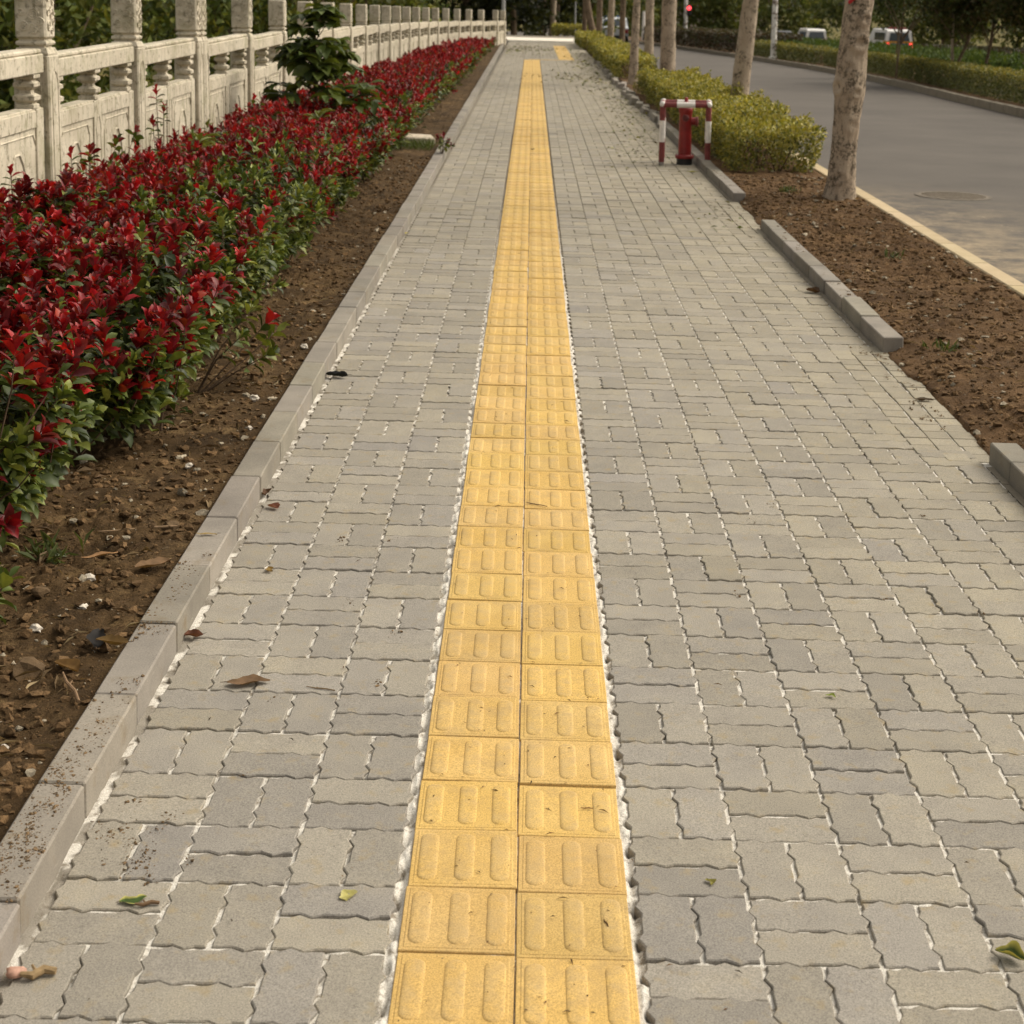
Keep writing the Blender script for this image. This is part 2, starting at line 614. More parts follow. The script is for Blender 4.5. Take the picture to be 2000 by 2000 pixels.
def paver_poly(w, h, gap):
    """outline of a wavy interlocking paver, w x h, origin at its lower left corner"""
    pts = []
    nx, ny = int(round(w / .1)), int(round(h / .1))
    g = gap
    def clampc(p): return p
    for i in range(nx):                                   # bottom, left to right
        for (u, a) in WP: pts.append(((i + u) * .1, a * AMP + g * (1 - .75 * abs(a))))
    for i in range(ny):                                   # right, upwards
        for (u, a) in WP: pts.append((w + a * AMP - g * (1 - .75 * abs(a)), (i + u) * .1))
    for i in range(nx - 1, -1, -1):                       # top, right to left
        for (u, a) in [(1.0, 0.0)] + WP[:0:-1]: pts.append(((i + u) * .1, h + a * AMP - g * (1 - .75 * abs(a))))
    for i in range(ny - 1, -1, -1):                       # left, downwards
        for (u, a) in [(1.0, 0.0)] + WP[:0:-1]: pts.append((a * AMP + g * (1 - .75 * abs(a)), (i + u) * .1))
    out = []
    for (x, y) in pts:
        x = min(x, w - g) if abs(x - w) < 1e-6 else (max(x, g) if abs(x) < 1e-6 else x)
        y = min(y, h - g) if abs(y - h) < 1e-6 else (max(y, g) if abs(y) < 1e-6 else y)
        out.append((x, y))
    return out


def paver_tpl(w, h, wavy=True, gap=.0041, depth=.03):
    if wavy: pts = paver_poly(w, h, gap)
    else: pts = [(gap, gap), (w - gap, gap), (w - gap, h - gap), (gap, h - gap)]
    n = len(pts)
    cx, cy = w / 2, h / 2
    ch = .0022
    top = [(x + ch * (1 if x < cx else -1) * min(1, abs(x - cx) / (w / 2 - .02) if w else 1),
            y + ch * (1 if y < cy else -1) * min(1, abs(y - cy) / (h / 2 - .02))) for (x, y) in pts]
    v = [(x - cx, y - cy, 0.0) for (x, y) in top] + [(x - cx, y - cy, -.0022) for (x, y) in pts] + \
        [(x - cx, y - cy, -depth) for (x, y) in pts]
    f = [tuple(range(n))]
    for l in range(2):
        for k in range(n):
            a, b = l * n + k, l * n + (k + 1) % n
            f.append((a, a + n, b + n, b))
    return np.array(v), f


PT = {'H': paver_tpl(.2, .1), 'V': paver_tpl(.1, .2), 'h': paver_tpl(.2, .1, False, .0022), 'v': paver_tpl(.1, .2, False, .0022),
      's': paver_tpl(.09, .1, False, .0020)}
PM = {k: np_mesh('paver_' + k, *PT[k], M['paver']) for k in PT}


def paver_col(y=0.0, yellow=0.0, x=0.0):
    yellow = yellow + .30 * min(1, max(0, (x - .45) / .9))
    b = rnd(.88, 1.09)
    w = min(1, max(0, random.gauss(.32, .18) + yellow + min(.35, max(0, y) * .035)))
    g = np.array([.272, .252, .224]) * b
    t = np.array([.308, .276, .212]) * b
    return tuple(g * (1 - w) + t * w)


class Field:
    """many pavers joined in one mesh"""
    def __init__(self): self.V, self.F, self.C, self.n = [], {}, [], 0

    def add(self, key, loc, ang, col, tilt=(0, 0)):
        v, f = PT[key]
        c, s = math.cos(ang), math.sin(ang)
        w = v.copy()
        w[:, 0], w[:, 1] = v[:, 0] * c - v[:, 1] * s, v[:, 0] * s + v[:, 1] * c
        w[:, 2] += w[:, 0] * tilt[0] + w[:, 1] * tilt[1]
        self.V.append(w + np.array(loc))
        self.C.append(np.tile(col, (len(v), 1)))
        for q in f: self.F.setdefault(len(q), []).append([i + self.n for i in q])
        self.n += len(v)

    def mesh(self, name, mat):
        return np_mesh(name, np.concatenate(self.V), [np.array(x) for x in self.F.values()], mat, cols=np.concatenate(self.C))


cols_x = [-.815 + .2 * k for k in range(3)] + [.213 + .2 * k for k in range(7)]
field = Field()


def put_paver(key, x, y, near, yellow=0.0):
    z = max(-.0018, min(.0026, random.gauss(0, .0013)))
    ang = random.gauss(0, .004)
    tl = (random.gauss(0, .005), random.gauss(0, .006))
    col = paver_col(y, yellow, x)
    if near:
        link('paver', PM[key], pavement, (x, y, z), (tl[1], -tl[0], ang), (*col, 1))
    else:
        field.add(key, (x, y, z), ang, col, tl)


GAPS = [(3.07, 4.87), (8.52, 10.42)]
for j in range(-6, 285):
    y = j * .2
    if y + .2 > PAV_Y1: break
    near = -2 <= j <= 12
    wavy = y < 9.5
    for i, x in enumerate(cols_x):
        if i == 9 and any(a - .02 <= y <= b - .18 for a, b in GAPS):
            continue
        side = i if i < 3 else i - 3
        vert = (side + j) % 2 == (1 if i < 3 else 0)
        if vert:
            k = 'V' if wavy else 'v'
            put_paver(k, x + .05, y + .1, near)
            put_paver(k, x + .15, y + .1, near)
        else:
            k = 'H' if wavy else 'h'
            put_paver(k, x + .1, y + .05, near)
            put_paver(k, x + .1, y + .15, near)
for j in range(196, 285):
    for i, x in enumerate((-.2, .0)):
        for q in (0, 1):
            if (i + j) % 2: put_paver('v', x + .05 + .1 * q, j * .2 + .1, False)
            else: put_paver('h', x + .1, j * .2 + .05 + .1 * q, False)
# the two openings in the kerb are filled with small plain blocks in three columns
for (a, b) in GAPS:
    yy = a - .01
    while yy < b:
        for c in range(3):
            put_paver('s', 1.455 + c * .091 + random.gauss(0, .002), yy + .05, a < 4, .45)
        yy += .1003
tag(link('paver_field', field.mesh('paver_field', M['paver_far']), pavement), kind='stuff')
# grey mortar fillet between the last pavers and the right kerb
mb = MB()
for (a, b) in ((-1.2, 3.0), (4.9, 8.5), (10.44, 13.2)):
    yy = a
    while yy < b:
        l = min(.35 + rnd(0, .2), b - yy)
        mb.box(1.6165, 1.641, yy + .004, yy + l, -.03, -.0015 + rnd(-.0015, .001))
        yy += l
mb.build('mortar_fillet', M['kerb_dark'], pavement)

# tactile strip ----------------------------------------------------
def tile_tpl():
    v, f, d = [], [], []
    def ring(h, z, cut=.0):
        return [(-h, -h, z), (h, -h, z), (h, h, z), (-h, h, z)]
    levels = [ring(.0982, -.03), ring(.0982, -.0015), ring(.0968, .0), ring(.0905, .0001), ring(.0888, .0010)]
    for r in levels:
        v += r
        d += [.25 if r is levels[2] or r is levels[1] else 0.0] * 4
    for l in range(4):
        for k in range(4):
            a, b = l * 4 + k, l * 4 + (k + 1) % 4
            f.append((a, b, b + 4, a + 4))
    f.append((16, 17, 18, 19))
    for cx in (-.0665, 0.001, .0665):
        base = len(v)
        for (r, z, dd) in ((.0185, .0007, .25), (.0170, .0020, .6), (.0146, .0030, .9), (.0090, .0034, 1.0)):
            for k in range(14):
                if k < 7: a = math.pi * k / 6; oy = .0625
                else: a = math.pi + math.pi * (k - 7) / 6; oy = -.0625
                v.append((cx + r * math.cos(a), oy + r * math.sin(a), z))
                d.append(dd)
        for l in range(3):
            for k in range(14):
                a, b = base + l * 14 + k, base + l * 14 + (k + 1) % 14
                f.append((a, b, b + 14, a + 14))
        f.append(tuple(range(base + 42, base + 56)))
    return np.array(v), f, np.array(d)


tv, tf, td = tile_tpl()
tcol = np.repeat(td[:, None], 3, 1)
tile_me = np_mesh('tile', tv, tf, M['tile'], cols=tcol)
tile_me.polygons.foreach_set('use_smooth', np.arange(len(tf)) > 16)
bedt = MB().box(-.2, .2, -1.2, 39.2, -.06, -.013)
strip = tag(bedt.build('tactile_paving', M['sand']), kind='structure')
FV, FF, FC, fn = [], {}, [], 0
for j in range(-6, 196):
    for sx_ in (-1, 1):
        x, y = sx_ * .1 + random.gauss(0, .0008), j * .2 + .1 + (.0045 if sx_ < 0 else -.004) + random.gauss(0, .0012)
        z, a = .0005 + random.gauss(0, .0010), random.gauss(0, .004)
        tl = (random.gauss(0, .006), random.gauss(0, .006))
        if -2 <= j < 148:
            b = rnd(.91, 1.06)
            w = rnd(.98, 1.02)
            link('tile', tile_me, strip, (x, y, z), (tl[0], tl[1], a), (b * w, b, b / w * rnd(.9, 1.1), 1))
        else:
            FV.append(tv + np.array((x, y, z)))
            FC.append(tcol)
            for q in tf: FF.setdefault(len(q), []).append([i + fn for i in q])
            fn += len(tv)
M['tile_far'] = tile_mat('yellow_tile_far', 'attr')
tag(link('tile_field', np_mesh('tile_field', np.concatenate(FV), [np.array(q) for q in FF.values()], M['tile_far'],
                               cols=np.concatenate(FC)), strip), kind='stuff')
# offset continuation of the strip near the far end
st2 = tag(MB().box(.70, 1.10, 39.6, 52, -.02, .0015).build('tactile_paving', M['sand']), kind='structure')
for j in range(62):
    for c in (0, 1):
        link('tile', tile_me, st2, (.80 + .2 * c, 39.7 + .2 * j, .004), (0, 0, 0), (1, 1, 1, 1))
for c in range(4):
    link('tile', tile_me, st2, (.60 - .2 * c, 39.5, .004), (0, 0, math.pi / 2), (.95, .95, .95, 1))

# ------------------------------------------------------------------ kerbs
def kerb_mesh(name, l, w, h, mat, depth=.12, b=.004):
    return MB().box(-w / 2, w / 2, -l / 2, l / 2, -depth, h, b).mesh(name, mat)


def grey(a=.86, b=1.12):
    g = rnd(a, b)
    return (g, g * rnd(.97, 1.0), g * rnd(.93, 1.0), 1)


kl = tag(empty('kerb', (-.88, 0, 0)), kind='structure')
km = kerb_mesh('kerb_stone', .3975, .092, .07, M['kerb'])
y = -1.196
k = 0
while y < 57:
    link('kerb_stone', km, kl, (random.gauss(0, .0015) - .0022 * max(0, y - 10), y + .2, random.gauss(0, .0012)), (random.gauss(0, .003), 0, random.gauss(0, .003)), grey())
    y += .4025
kr = tag(empty('kerb', (1.69, 0, 0)), kind='structure')
km2 = kerb_mesh('kerb_stone', .496, .096, .072, M['kerb'])
km3 = kerb_mesh('kerb_stone', .24, .096, .072, M['kerb'])
for (a, b) in ((-.95, 3.06), (4.84, 8.52), (10.42, 17.6)):
    yy = b if a < 0 else a
    if a < 0:
        link('kerb_stone', km3, kr, (0, 2.94, 0), (0, 0, .004), grey())
        yy = 2.815
        while yy > a:
            link('kerb_stone', km2, kr, (random.gauss(0, .002), yy - .25, random.gauss(0, .0015)), (0, 0, random.gauss(0, .004)), grey())
            yy -= .5
    else:
        while yy < b - .1:
            link('kerb_stone', km2, kr, (random.gauss(0, .003), yy + .25, random.gauss(0, .002)), (0, random.gauss(0, .01), random.gauss(0, .005)), grey())
            yy += .502
yy = 18.1
while yy < 38:                                            # loose, leaning stones further on
    link('kerb_stone', km2, kr, (random.gauss(-.04, .04), yy, random.gauss(-.005, .02)), (random.gauss(0, .03), random.gauss(.12, .12), random.gauss(0, .07)), grey(.95, 1.2))
    yy += .52 + (rnd(0, .5) if random.random() < .3 else 0)
# kerb of the carriageway
rk = tag(empty('road_kerb', (2.79, 0, 0)), kind='structure')
km4 = kerb_mesh('kerb_stone', .795, .12, .03, M['kerb_road'], .35, .008)
yy = .2
while yy < 58:
    link('kerb_stone', km4, rk, (random.gauss(0, .002), yy + .4, -.004 * max(0, yy - 12)), (0, 0, 0), grey(.92, 1.08))
    yy += .8

# ------------------------------------------------------------------ soil
def soil_z(X, Y, s):
    z = .028 + .045 * (fbm(X * 2.2, Y * 2.2, 3, s) - .5) + .034 * (fbm(X * 9, Y * 9, 3, s + 3) - .5)
    r = 1 - np.abs(2 * fbm(X * 24, Y * 24, 3, s + 7) - 1)
    loose = np.clip((fbm(X * 1.7, Y * 1.7, 3, s + 15) - .36) * 4, .15, 1)
    return z + loose * (.030 * (r - .7) + .022 * (fbm(X * 70, Y * 70, 2, s + 11) - .5))


def left_bed_z(X, Y):
    z = soil_z(X, Y, 31) + .015
    d = np.clip((-.93 - X) / .12, 0, 1)
    lip = .048 + .012 * (fbm(X * 30, Y * 30, 2, 4) - .5)
    z = lip * (1 - d) + z * d
    return z - .008 * np.maximum(0, Y - 8) * np.clip((-1.5 - X), 0, 1)


xs = np.concatenate([np.arange(-3.3, -1.9, .05), np.arange(-1.9, -.92, .0115), [-.912]])
ys = np.concatenate([np.arange(-.9, 4.2, .0125), np.arange(4.2, 9, .03), np.arange(9, 20, .1), np.arange(20, 58, .5)])
v, f = grid(xs, ys, left_bed_z)
tag(link('planting_bed', np_mesh('planting_bed', v, f, M['soil'], smooth=True)), kind='structure')


def right_bed_z(X, Y):
    z = soil_z(X, Y, 77) + .012
    e = np.clip((2.73 - X) / .08, 0, 1)
    z = z * e + .012 * (1 - e)
    gap = np.zeros_like(X)
    for a, b in GAPS:
        gap = np.maximum(gap, np.clip((Y - a + .1) / .15, 0, 1) * np.clip((b + .1 - Y) / .15, 0, 1))
    edge = 1.635 + .07 * fbm(X * 0 + 3, Y * 3.1, 3, 5)
    inn = np.clip((X - edge) / .16, 0, 1)
    rgh = .016 * (fbm(X * 26, Y * 26, 3, 12) - .35)
    zg = np.where(X > edge, .003 + rgh + (z - .004) * inn, -.02)
    kerb_side = np.clip((X - 1.70) / .03, 0, 1)
    zk = -.05 + (np.minimum(z, .062 + .02 * (fbm(X * 20, Y * 20, 2, 8) - .3)) + .05) * kerb_side
    return gap * zg + (1 - gap) * zk


xs = np.concatenate([np.arange(1.62, 2.735, .0125), [2.74]])
ys = np.concatenate([np.arange(.5, 11.5, .016), np.arange(11.5, 16, .06), np.arange(16, 58, .5)])
v, f = grid(xs, ys, right_bed_z)
tag(link('verge', np_mesh('verge', v, f, M['soil_r'], smooth=True)), kind='structure')


def blob_tpl(n=1):
    import bmesh
    bm = bmesh.new()
    bmesh.ops.create_icosphere(bm, subdivisions=n, radius=1.0)
    v = np.array([q.co[:] for q in bm.verts])
    f = np.array([[q.index for q in p.verts] for p in bm.faces])
    bm.free()
    return v, f


BV, BF = blob_tpl(1)
BV2, BF2 = blob_tpl(2)


def scatter_blobs(name, P, S, cols, mat, parent=None, flat=.7):
    n = len(P)
    jit = 1 + .34 * RNG.standard_normal((n, len(BV), 1)).clip(-1.6, 1.6)
    sc = np.stack([S * RNG.uniform(.8, 1.25, n), S * RNG.uniform(.8, 1.25, n), S * flat * RNG.uniform(.7, 1.2, n)], -1)
    a = RNG.uniform(0, 6.28, n)
    V = BV[None] * jit * sc[:, None, :]
    x = V[..., 0] * np.cos(a)[:, None] - V[..., 1] * np.sin(a)[:, None]
    y = V[..., 0] * np.sin(a)[:, None] + V[..., 1] * np.cos(a)[:, None]
    V = np.stack([x, y, V[..., 2]], -1) + P[:, None, :]
    F = (BF[None] + (np.arange(n) * len(BV))[:, None, None]).reshape(-1, 3)
    C = np.repeat(cols[:, None, :], len(BV), 1).reshape(-1, 3)
    return tag(link(name, np_mesh(name, V.reshape(-1, 3), F, mat, cols=C), parent), kind='stuff')


cm = NT('soil_crumb')
cm.color(cm.mix(1.0, cm.attr(), cm.ramp(cm.noise(120, 4, .7), [(.3, .55), (.7, 1.4)]), 'MULTIPLY')).rough(.97, .15)
cm.bump(cm.noise(140, 4, .7), .8, .006)
M['crumb'] = cm.m


def crumbs(n, xr, yr, zf, smin, smax, yexp=1.0):
    x = RNG.uniform(*xr, n)
    y = yr[0] + (yr[1] - yr[0]) * RNG.uniform(0, 1, n) ** yexp
    s = smin + (smax - smin) * RNG.uniform(0, 1, n) ** 7
    P = np.stack([x, y, zf(x, y) + s * .25], -1)
    c = np.array([.092, .056, .027]) * RNG.uniform(.75, 1.9, (n, 1))
    pale = RNG.uniform(0, 1, n) < .06
    c[pale] = np.array([.36, .31, .23]) * RNG.uniform(.6, 1.2, (pale.sum(), 1))
    return P, s, c


P, S, C = crumbs(34000, (-1.85, -.94), (-.5, 13.0), left_bed_z, .0018, .017, 1.9)
o = scatter_blobs('soil_crumbs', P, S, C, M['crumb'])
tag(o, 'loose brown crumbs and grit lying on the left planting bed', 'soil')
P, S, C = crumbs(21500, (1.67, 2.72), (1.6, 12.0), right_bed_z, .0028, .019, 1.1)
inn_gap = np.zeros(len(P), bool)
for a, b in GAPS: inn_gap |= (P[:, 1] > a + .03) & (P[:, 1] < b - .03)
ok = (P[:, 0] > 1.75) | inn_gap
P, S, C = P[ok], S[ok], C[ok]
o = scatter_blobs('soil_crumbs', P, S, C, M['crumb'])
tag(o, 'loose brown clods on the dug verge beside the road', 'soil')
# soil crumbs spilled over the kerb and the nearest pavers
P, S, C = [], [], []
for (cx, cy, sxx, syy, n, zz) in ((-.885, .62, .025, .12, 130, .0715), (-.88, .15, .03, .10, 160, .0715), (-.885, .42, .02, .07, 80, .0715),
                                  (-.90, 1.23, .02, .05, 90, .0715), (-.895, 1.45, .02, .09, 70, .0715), (-.72, .33, .05, .07, 70, .002),
                                  (1.62, 4.72, .05, .12, 90, .004), (1.6, 4.0, .05, .3, 90, .004), (1.55, 9.6, .09, .6, 120, .004),
                                  (1.69, 7.2, .03, 1.0, 120, .074), (1.69, 11.6, .03, .7, 90, .074), (1.2, 1.6, .5, 1.0, 26, .002), (-.5, 1.2, .15, .9, 30, .002)):
    for _ in range(n * 4):
        if _ % 14 == 0: ox, oy = random.gauss(cx, sxx), random.gauss(cy, syy)
        P.append((random.gauss(ox, .008), random.gauss(oy, .014), zz - .0006))
        S.append(rnd(.0006, .0016) + .0035 * random.random() ** 9)
        C.append(np.array((.15, .10, .055)) * rnd(.6, 1.6))
P = np.array(P)
ok = (P[:, 0] > -.922) & ~((P[:, 0] > -.837) & (P[:, 2] > .05) & (P[:, 0] < 0)) & ~((P[:, 2] > .05) & (P[:, 0] > 0) & (P[:, 0] < 1.645))
o = scatter_blobs('spilled_soil', P[ok], np.array(S)[ok], np.array(C)[ok], M['crumb'])
tag(o, 'brown soil spilled on the kerb tops and paving', 'soil')

# ------------------------------------------------------------------ leaves
# template: (across, along, lift); leaf of length 1 along +Y
LA = np.array([(0, 0, 0), (-.30, .25, .075), (0, .25, 0), (.30, .25, .075), (-.50, .58, .095), (0, .58, -.02), (.50, .58, .095),
               (-.34, .84, .03), (0, .84, -.085), (.34, .84, .03), (0, 1.03, -.20)])
LAF3 = np.array([(0, 2, 1), (0, 3, 2), (7, 8, 10), (8, 9, 10)])
LAF4 = np.array([(1, 2, 5, 4), (2, 3, 6, 5), (4, 5, 8, 7), (5, 6, 9, 8)])
LB = np.array([(0, 0, 0), (-.48, .52, .08), (0, .55, -.02), (.48, .52, .08), (0, 1.0, -.14)])
LBF = np.array([(0, 2, 1), (0, 3, 2), (1, 2, 4), (2, 3, 4)])
LC = np.array([(0, 0, 0), (-.45, .5, .04), (0, 1.0, -.06), (.45, .5, .04)])
LCF = np.array([(0, 3, 2, 1)])


def unit(a): return a / np.maximum(1e-9, np.linalg.norm(a, axis=-1, keepdims=True))


def leaf_mesh(name, B, D, N, L, W, cols, mat, tpl='A'):
    D = unit(D)
    S = unit(np.cross(D, N))
    N = np.cross(S, D)
    T, FS = {'A': (LA, [LAF3, LAF4]), 'B': (LB, [LBF]), 'C': (LC, [LCF])}[tpl]
    V = B[:, None, :] + S[:, None, :] * (T[None, :, 0:1] * W[:, None, None]) + D[:, None, :] * (T[None, :, 1:2] * L[:, None, None]) \
        + N[:, None, :] * (T[None, :, 2:3] * L[:, None, None])
    n, k = len(B), len(T)
    off = (np.arange(n) * k)[:, None, None]
    F = [(q[None] + off).reshape(-1, q.shape[1]) for q in FS]
    C = np.repeat(cols[:, None, :], k, 1).reshape(-1, 3)
    return np_mesh(name, V.reshape(-1, 3), F, mat, cols=C, smooth=(tpl == 'A'))


REDS = np.array([(.265, .008, .013), (.185, .007, .013), (.34, .013, .014), (.125, .014, .018), (.25, .030, .014), (.160, .024, .024)])
GREENS = np.array([(.048, .070, .014), (.082, .108, .021), (.135, .155, .033), (.030, .046, .012), (.175, .195, .052)])


def shoots_to_leaves(P, D, red, size, mred=8, mgrn=6):
    """every shoot carries a tuft at its tip and green leaves lower down"""
    n = len(P)
    m = mred + mgrn
    D = unit(D)
    ref = np.tile(np.array([.31, .22, .1]), (n, 1))
    U = unit(np.cross(D, ref))
    V = np.cross(D, U)
    j = np.arange(m)
    az = j[None] * 2.39996 + RNG.uniform(0, 6.28, (n, 1)) + RNG.normal(0, .25, (n, m))
    t = np.where(j < mred, j / mred * .42, .48 + (j - mred) / max(1, mgrn) * .62)
    el = np.where(j < mred, .28 + .62 * j / mred, 1.0 + .35 * (j - mred) / max(1, mgrn))[None] + RNG.normal(0, .16, (n, m))
    rad = U[:, None] * np.cos(az)[..., None] + V[:, None] * np.sin(az)[..., None]
    ln = size[:, None] * 1.9
    B = P[:, None] - D[:, None] * (t[None, :, None] * ln[..., None])
    d = D[:, None] * np.cos(el)[..., None] + rad * np.sin(el)[..., None]
    d[..., 2] -= np.where(j < mred, .02, .22)[None]
    nn = D[:, None] * np.sin(el)[..., None] - rad * np.cos(el)[..., None] + RNG.normal(0, .16, (n, m, 3))
    L = size[:, None] * np.where(j < mred, .72 + .34 * j / mred, 1.05)[None] * RNG.uniform(.8, 1.2, (n, m))
    W = L * RNG.uniform(.46, .62, (n, m))
    isred = red[:, None] & (j < mred)[None] | (red[:, None] & (RNG.uniform(0, 1, (n, m)) < .12))
    cr = REDS[RNG.choice(len(REDS), (n, m), p=[.26, .22, .14, .14, .12, .12])] * RNG.uniform(.75, 1.25, (n, m, 1))
    cr = cr * (1 + .32 * RNG.normal(0, 1, (n, 1, 1)).clip(-1.4, 1.4))
    cg = GREENS[RNG.choice(len(GREENS), (n, m), p=[.30, .28, .17, .16, .09])] * RNG.uniform(.8, 1.25, (n, m, 1))
    lightg = (~red[:, None]) & (j < mred)[None]
    cg = np.where(lightg[..., None], cg * 1.45, cg)
    C = np.where(isred[..., None], cr, cg)
    return [a.reshape(-1, a.shape[-1]) if a.ndim == 3 else a.ravel() for a in (B, d, nn, L, W, C)]


def leaf_obj_mesh(color, name='leaf'):
    V = LA.copy()
    F = [tuple(q) for q in LAF3] + [tuple(q) for q in LAF4]
    return np_mesh(name, V, F, M['leaf'], cols=np.tile(color, (len(V), 1)), smooth=True)


LEAF_LIB = [(np.array(c), leaf_obj_mesh(c)) for c in
            list(REDS) + [r * .7 for r in REDS[:3]] + list(GREENS) + [g * 1.35 for g in GREENS[:3]] + [g * .7 for g in GREENS[:2]]]


def leaf_objects(root, B, D, N, L, W, C, name='leaf'):
    D = unit(D)
    S = unit(np.cross(D, N))
    N = np.cross(S, D)
    lib = np.array([c for c, _ in LEAF_LIB])
    loc = np.array(root.location)
    for i in range(len(B)):
        k = int(np.argmin(((lib - C[i]) ** 2).sum(1)))
        o = bpy.data.objects.new(name, LEAF_LIB[k][1])
        p = B[i] - loc
        s, d, n = S[i] * W[i], D[i] * L[i], N[i] * L[i]
        COL.objects.link(o)
        o.parent = root
        o.matrix_local = Matrix(((s[0], d[0], n[0], p[0]), (s[1], d[1], n[1], p[1]), (s[2], d[2], n[2], p[2]), (0, 0, 0, 1)))


def front_x(y):
    y = np.asarray(y, float)
    return -1.235 + .10 * (fbm(y * 1.3, y * 0 + 2, 3, 41) - .5) * 2 - .05 * np.clip((2.6 - y), 0, 1)


def hedge_top(x, y):
    return .60 + .17 * (fbm(np.asarray(x) * 2.3, np.asarray(y) * 1.7, 3, 51) - .5) * 2 - .0085 * np.maximum(0, np.asarray(y) - 6)


def make_shrub(y0, y1, dens, tpl, size, n_obj, label, group=None, xback=-2.5, inner=500, xfront=0.0):
    yc = (y0 + y1) / 2
    root = empty('photinia_shrub', (-1.75, yc, float(left_bed_z(np.array([-1.75]), np.array([yc]))[0])))
    tag(root, label, 'shrub', group or 'photinia shrubs of the red hedge')
    ln = y1 - y0
    # shell: front face (arc .0-.5) and top
    arc = .52 + 1.18
    n = int(dens * arc * ln)
    s = RNG.uniform(0, arc, n)
    y = RNG.uniform(y0, y1, n)
    # rounded ends so that neighbouring shrubs stay apart at the front
    e = np.minimum(y - y0, y1 - y) / ln
    shrink = .16 * np.clip(1 - e / .22, 0, 1) ** 2
    fx = front_x(y) - shrink + xfront
    ht = hedge_top(fx - .4, y)
    a = np.clip(s / .52, 0, 1)
    front = s < .52
    # front curve from low inside to the top
    xf = fx - .10 * (1 - np.sin(a * math.pi * .62)) - .16 * np.clip(a - .6, 0, 1) ** 1.3
    zf = .165 + (ht - .175) * a ** .80
    xt = fx - .20 - (s - .52) / 1.18 * (fx - .20 - xback)
    zt = hedge_top(xt, y) * np.where(xt < -2.3, .93, 1.0)
    x = np.where(front, xf, xt)
    z = np.where(front, zf, zt)
    nrm = np.where(front[:, None], np.stack([.95 - .75 * a, RNG.normal(0, .25, n), .25 + .9 * a], -1), np.array([[.06, 0, 1.0]]))
    D = unit(nrm + RNG.normal(0, .26, (n, 3)) + np.array([0, 0, .25]))
    dep = RNG.uniform(0, 1, n) ** 1.5 * .13
    pp = np.stack([x, y, z], -1) - D * dep[:, None]
    tall = (~front) & (RNG.uniform(0, 1, n) < .09)
    pp[tall, 2] += RNG.uniform(.03, .13, tall.sum())
    outl = front & (RNG.uniform(0, 1, n) < .10)
    pp[outl] += D[outl] * RNG.uniform(.04, .15, (outl.sum(), 1)) + np.array([.03, 0, 0])
    loose = np.nonzero(tall | outl)[0]
    tuft = fbm(x * 3.1, y * 3.1, 2, 61)
    pr = np.where(front, .14 + .80 * np.clip((a - .30) * 1.8, 0, 1), 1.0)
    greenband = np.exp(-((y - 5.6) / 1.6) ** 2) * np.clip((x + 1.95) / .35, 0, 1)
    pr = pr * (1 - .55 * greenband) - .30 * (tuft > .70) - .35 * np.clip(dep / .13 - .45, 0, 1)
    red = RNG.uniform(0, 1, n) < pr
    mred, mgrn = (9, 5) if tpl == 'A' else ((8, 4) if tpl == 'B' else (7, 3))
    B, d, nn, L, W, C = shoots_to_leaves(pp, D, red, np.full(n, size) * RNG.uniform(.78, 1.2, n), mred, mgrn)
    # leaves inside, greens darkened to paint in the shade of the interior
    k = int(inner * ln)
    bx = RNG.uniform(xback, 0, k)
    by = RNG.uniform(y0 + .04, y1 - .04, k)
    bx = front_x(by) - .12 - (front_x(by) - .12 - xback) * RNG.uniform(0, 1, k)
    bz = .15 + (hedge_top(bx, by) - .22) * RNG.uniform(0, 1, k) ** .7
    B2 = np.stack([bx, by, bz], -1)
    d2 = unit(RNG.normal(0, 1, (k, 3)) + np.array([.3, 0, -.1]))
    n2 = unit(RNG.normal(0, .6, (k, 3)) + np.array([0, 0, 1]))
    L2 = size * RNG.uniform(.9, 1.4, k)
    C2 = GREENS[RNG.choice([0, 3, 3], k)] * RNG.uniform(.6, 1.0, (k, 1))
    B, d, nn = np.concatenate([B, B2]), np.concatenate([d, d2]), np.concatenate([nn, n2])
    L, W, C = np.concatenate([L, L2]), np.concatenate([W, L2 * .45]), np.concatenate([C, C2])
    if n_obj:
        # the leaves that show largest: nearest the camera side, outside of the shrub
        dist = np.linalg.norm(B - CAM, axis=1) - .25 * (L / size)
        exp = np.concatenate([np.repeat(dep, mred + mgrn), np.full(k, .5)])
        o = np.argsort(dist + exp * 6)
        pick, rest = o[:n_obj], o[n_obj:]
        leaf_objects(root, B[pick], d[pick], nn[pick], L[pick], W[pick], C[pick])
    else:
        rest = np.arange(len(B))
    lo = np.array(root.location)
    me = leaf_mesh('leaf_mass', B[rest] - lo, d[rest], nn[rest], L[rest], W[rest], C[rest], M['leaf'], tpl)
    tag(link('leaf_mass', me, root), kind='stuff')
    # thin twigs that carry the shoots standing out of the canopy
    if tpl == 'A':
        mb = MB()
        for q in loose:
            t1 = Vector(pp[q]) - Vector(lo)
            dd = Vector(D[q])
            mb.tube([t1 - dd * .26 - Vector((.03, 0, .03)), t1 - dd * .12, t1], [.0028, .0022, .0014], 4, False)
        tag(mb.build('twigs', M['stem'], root), kind='stuff')
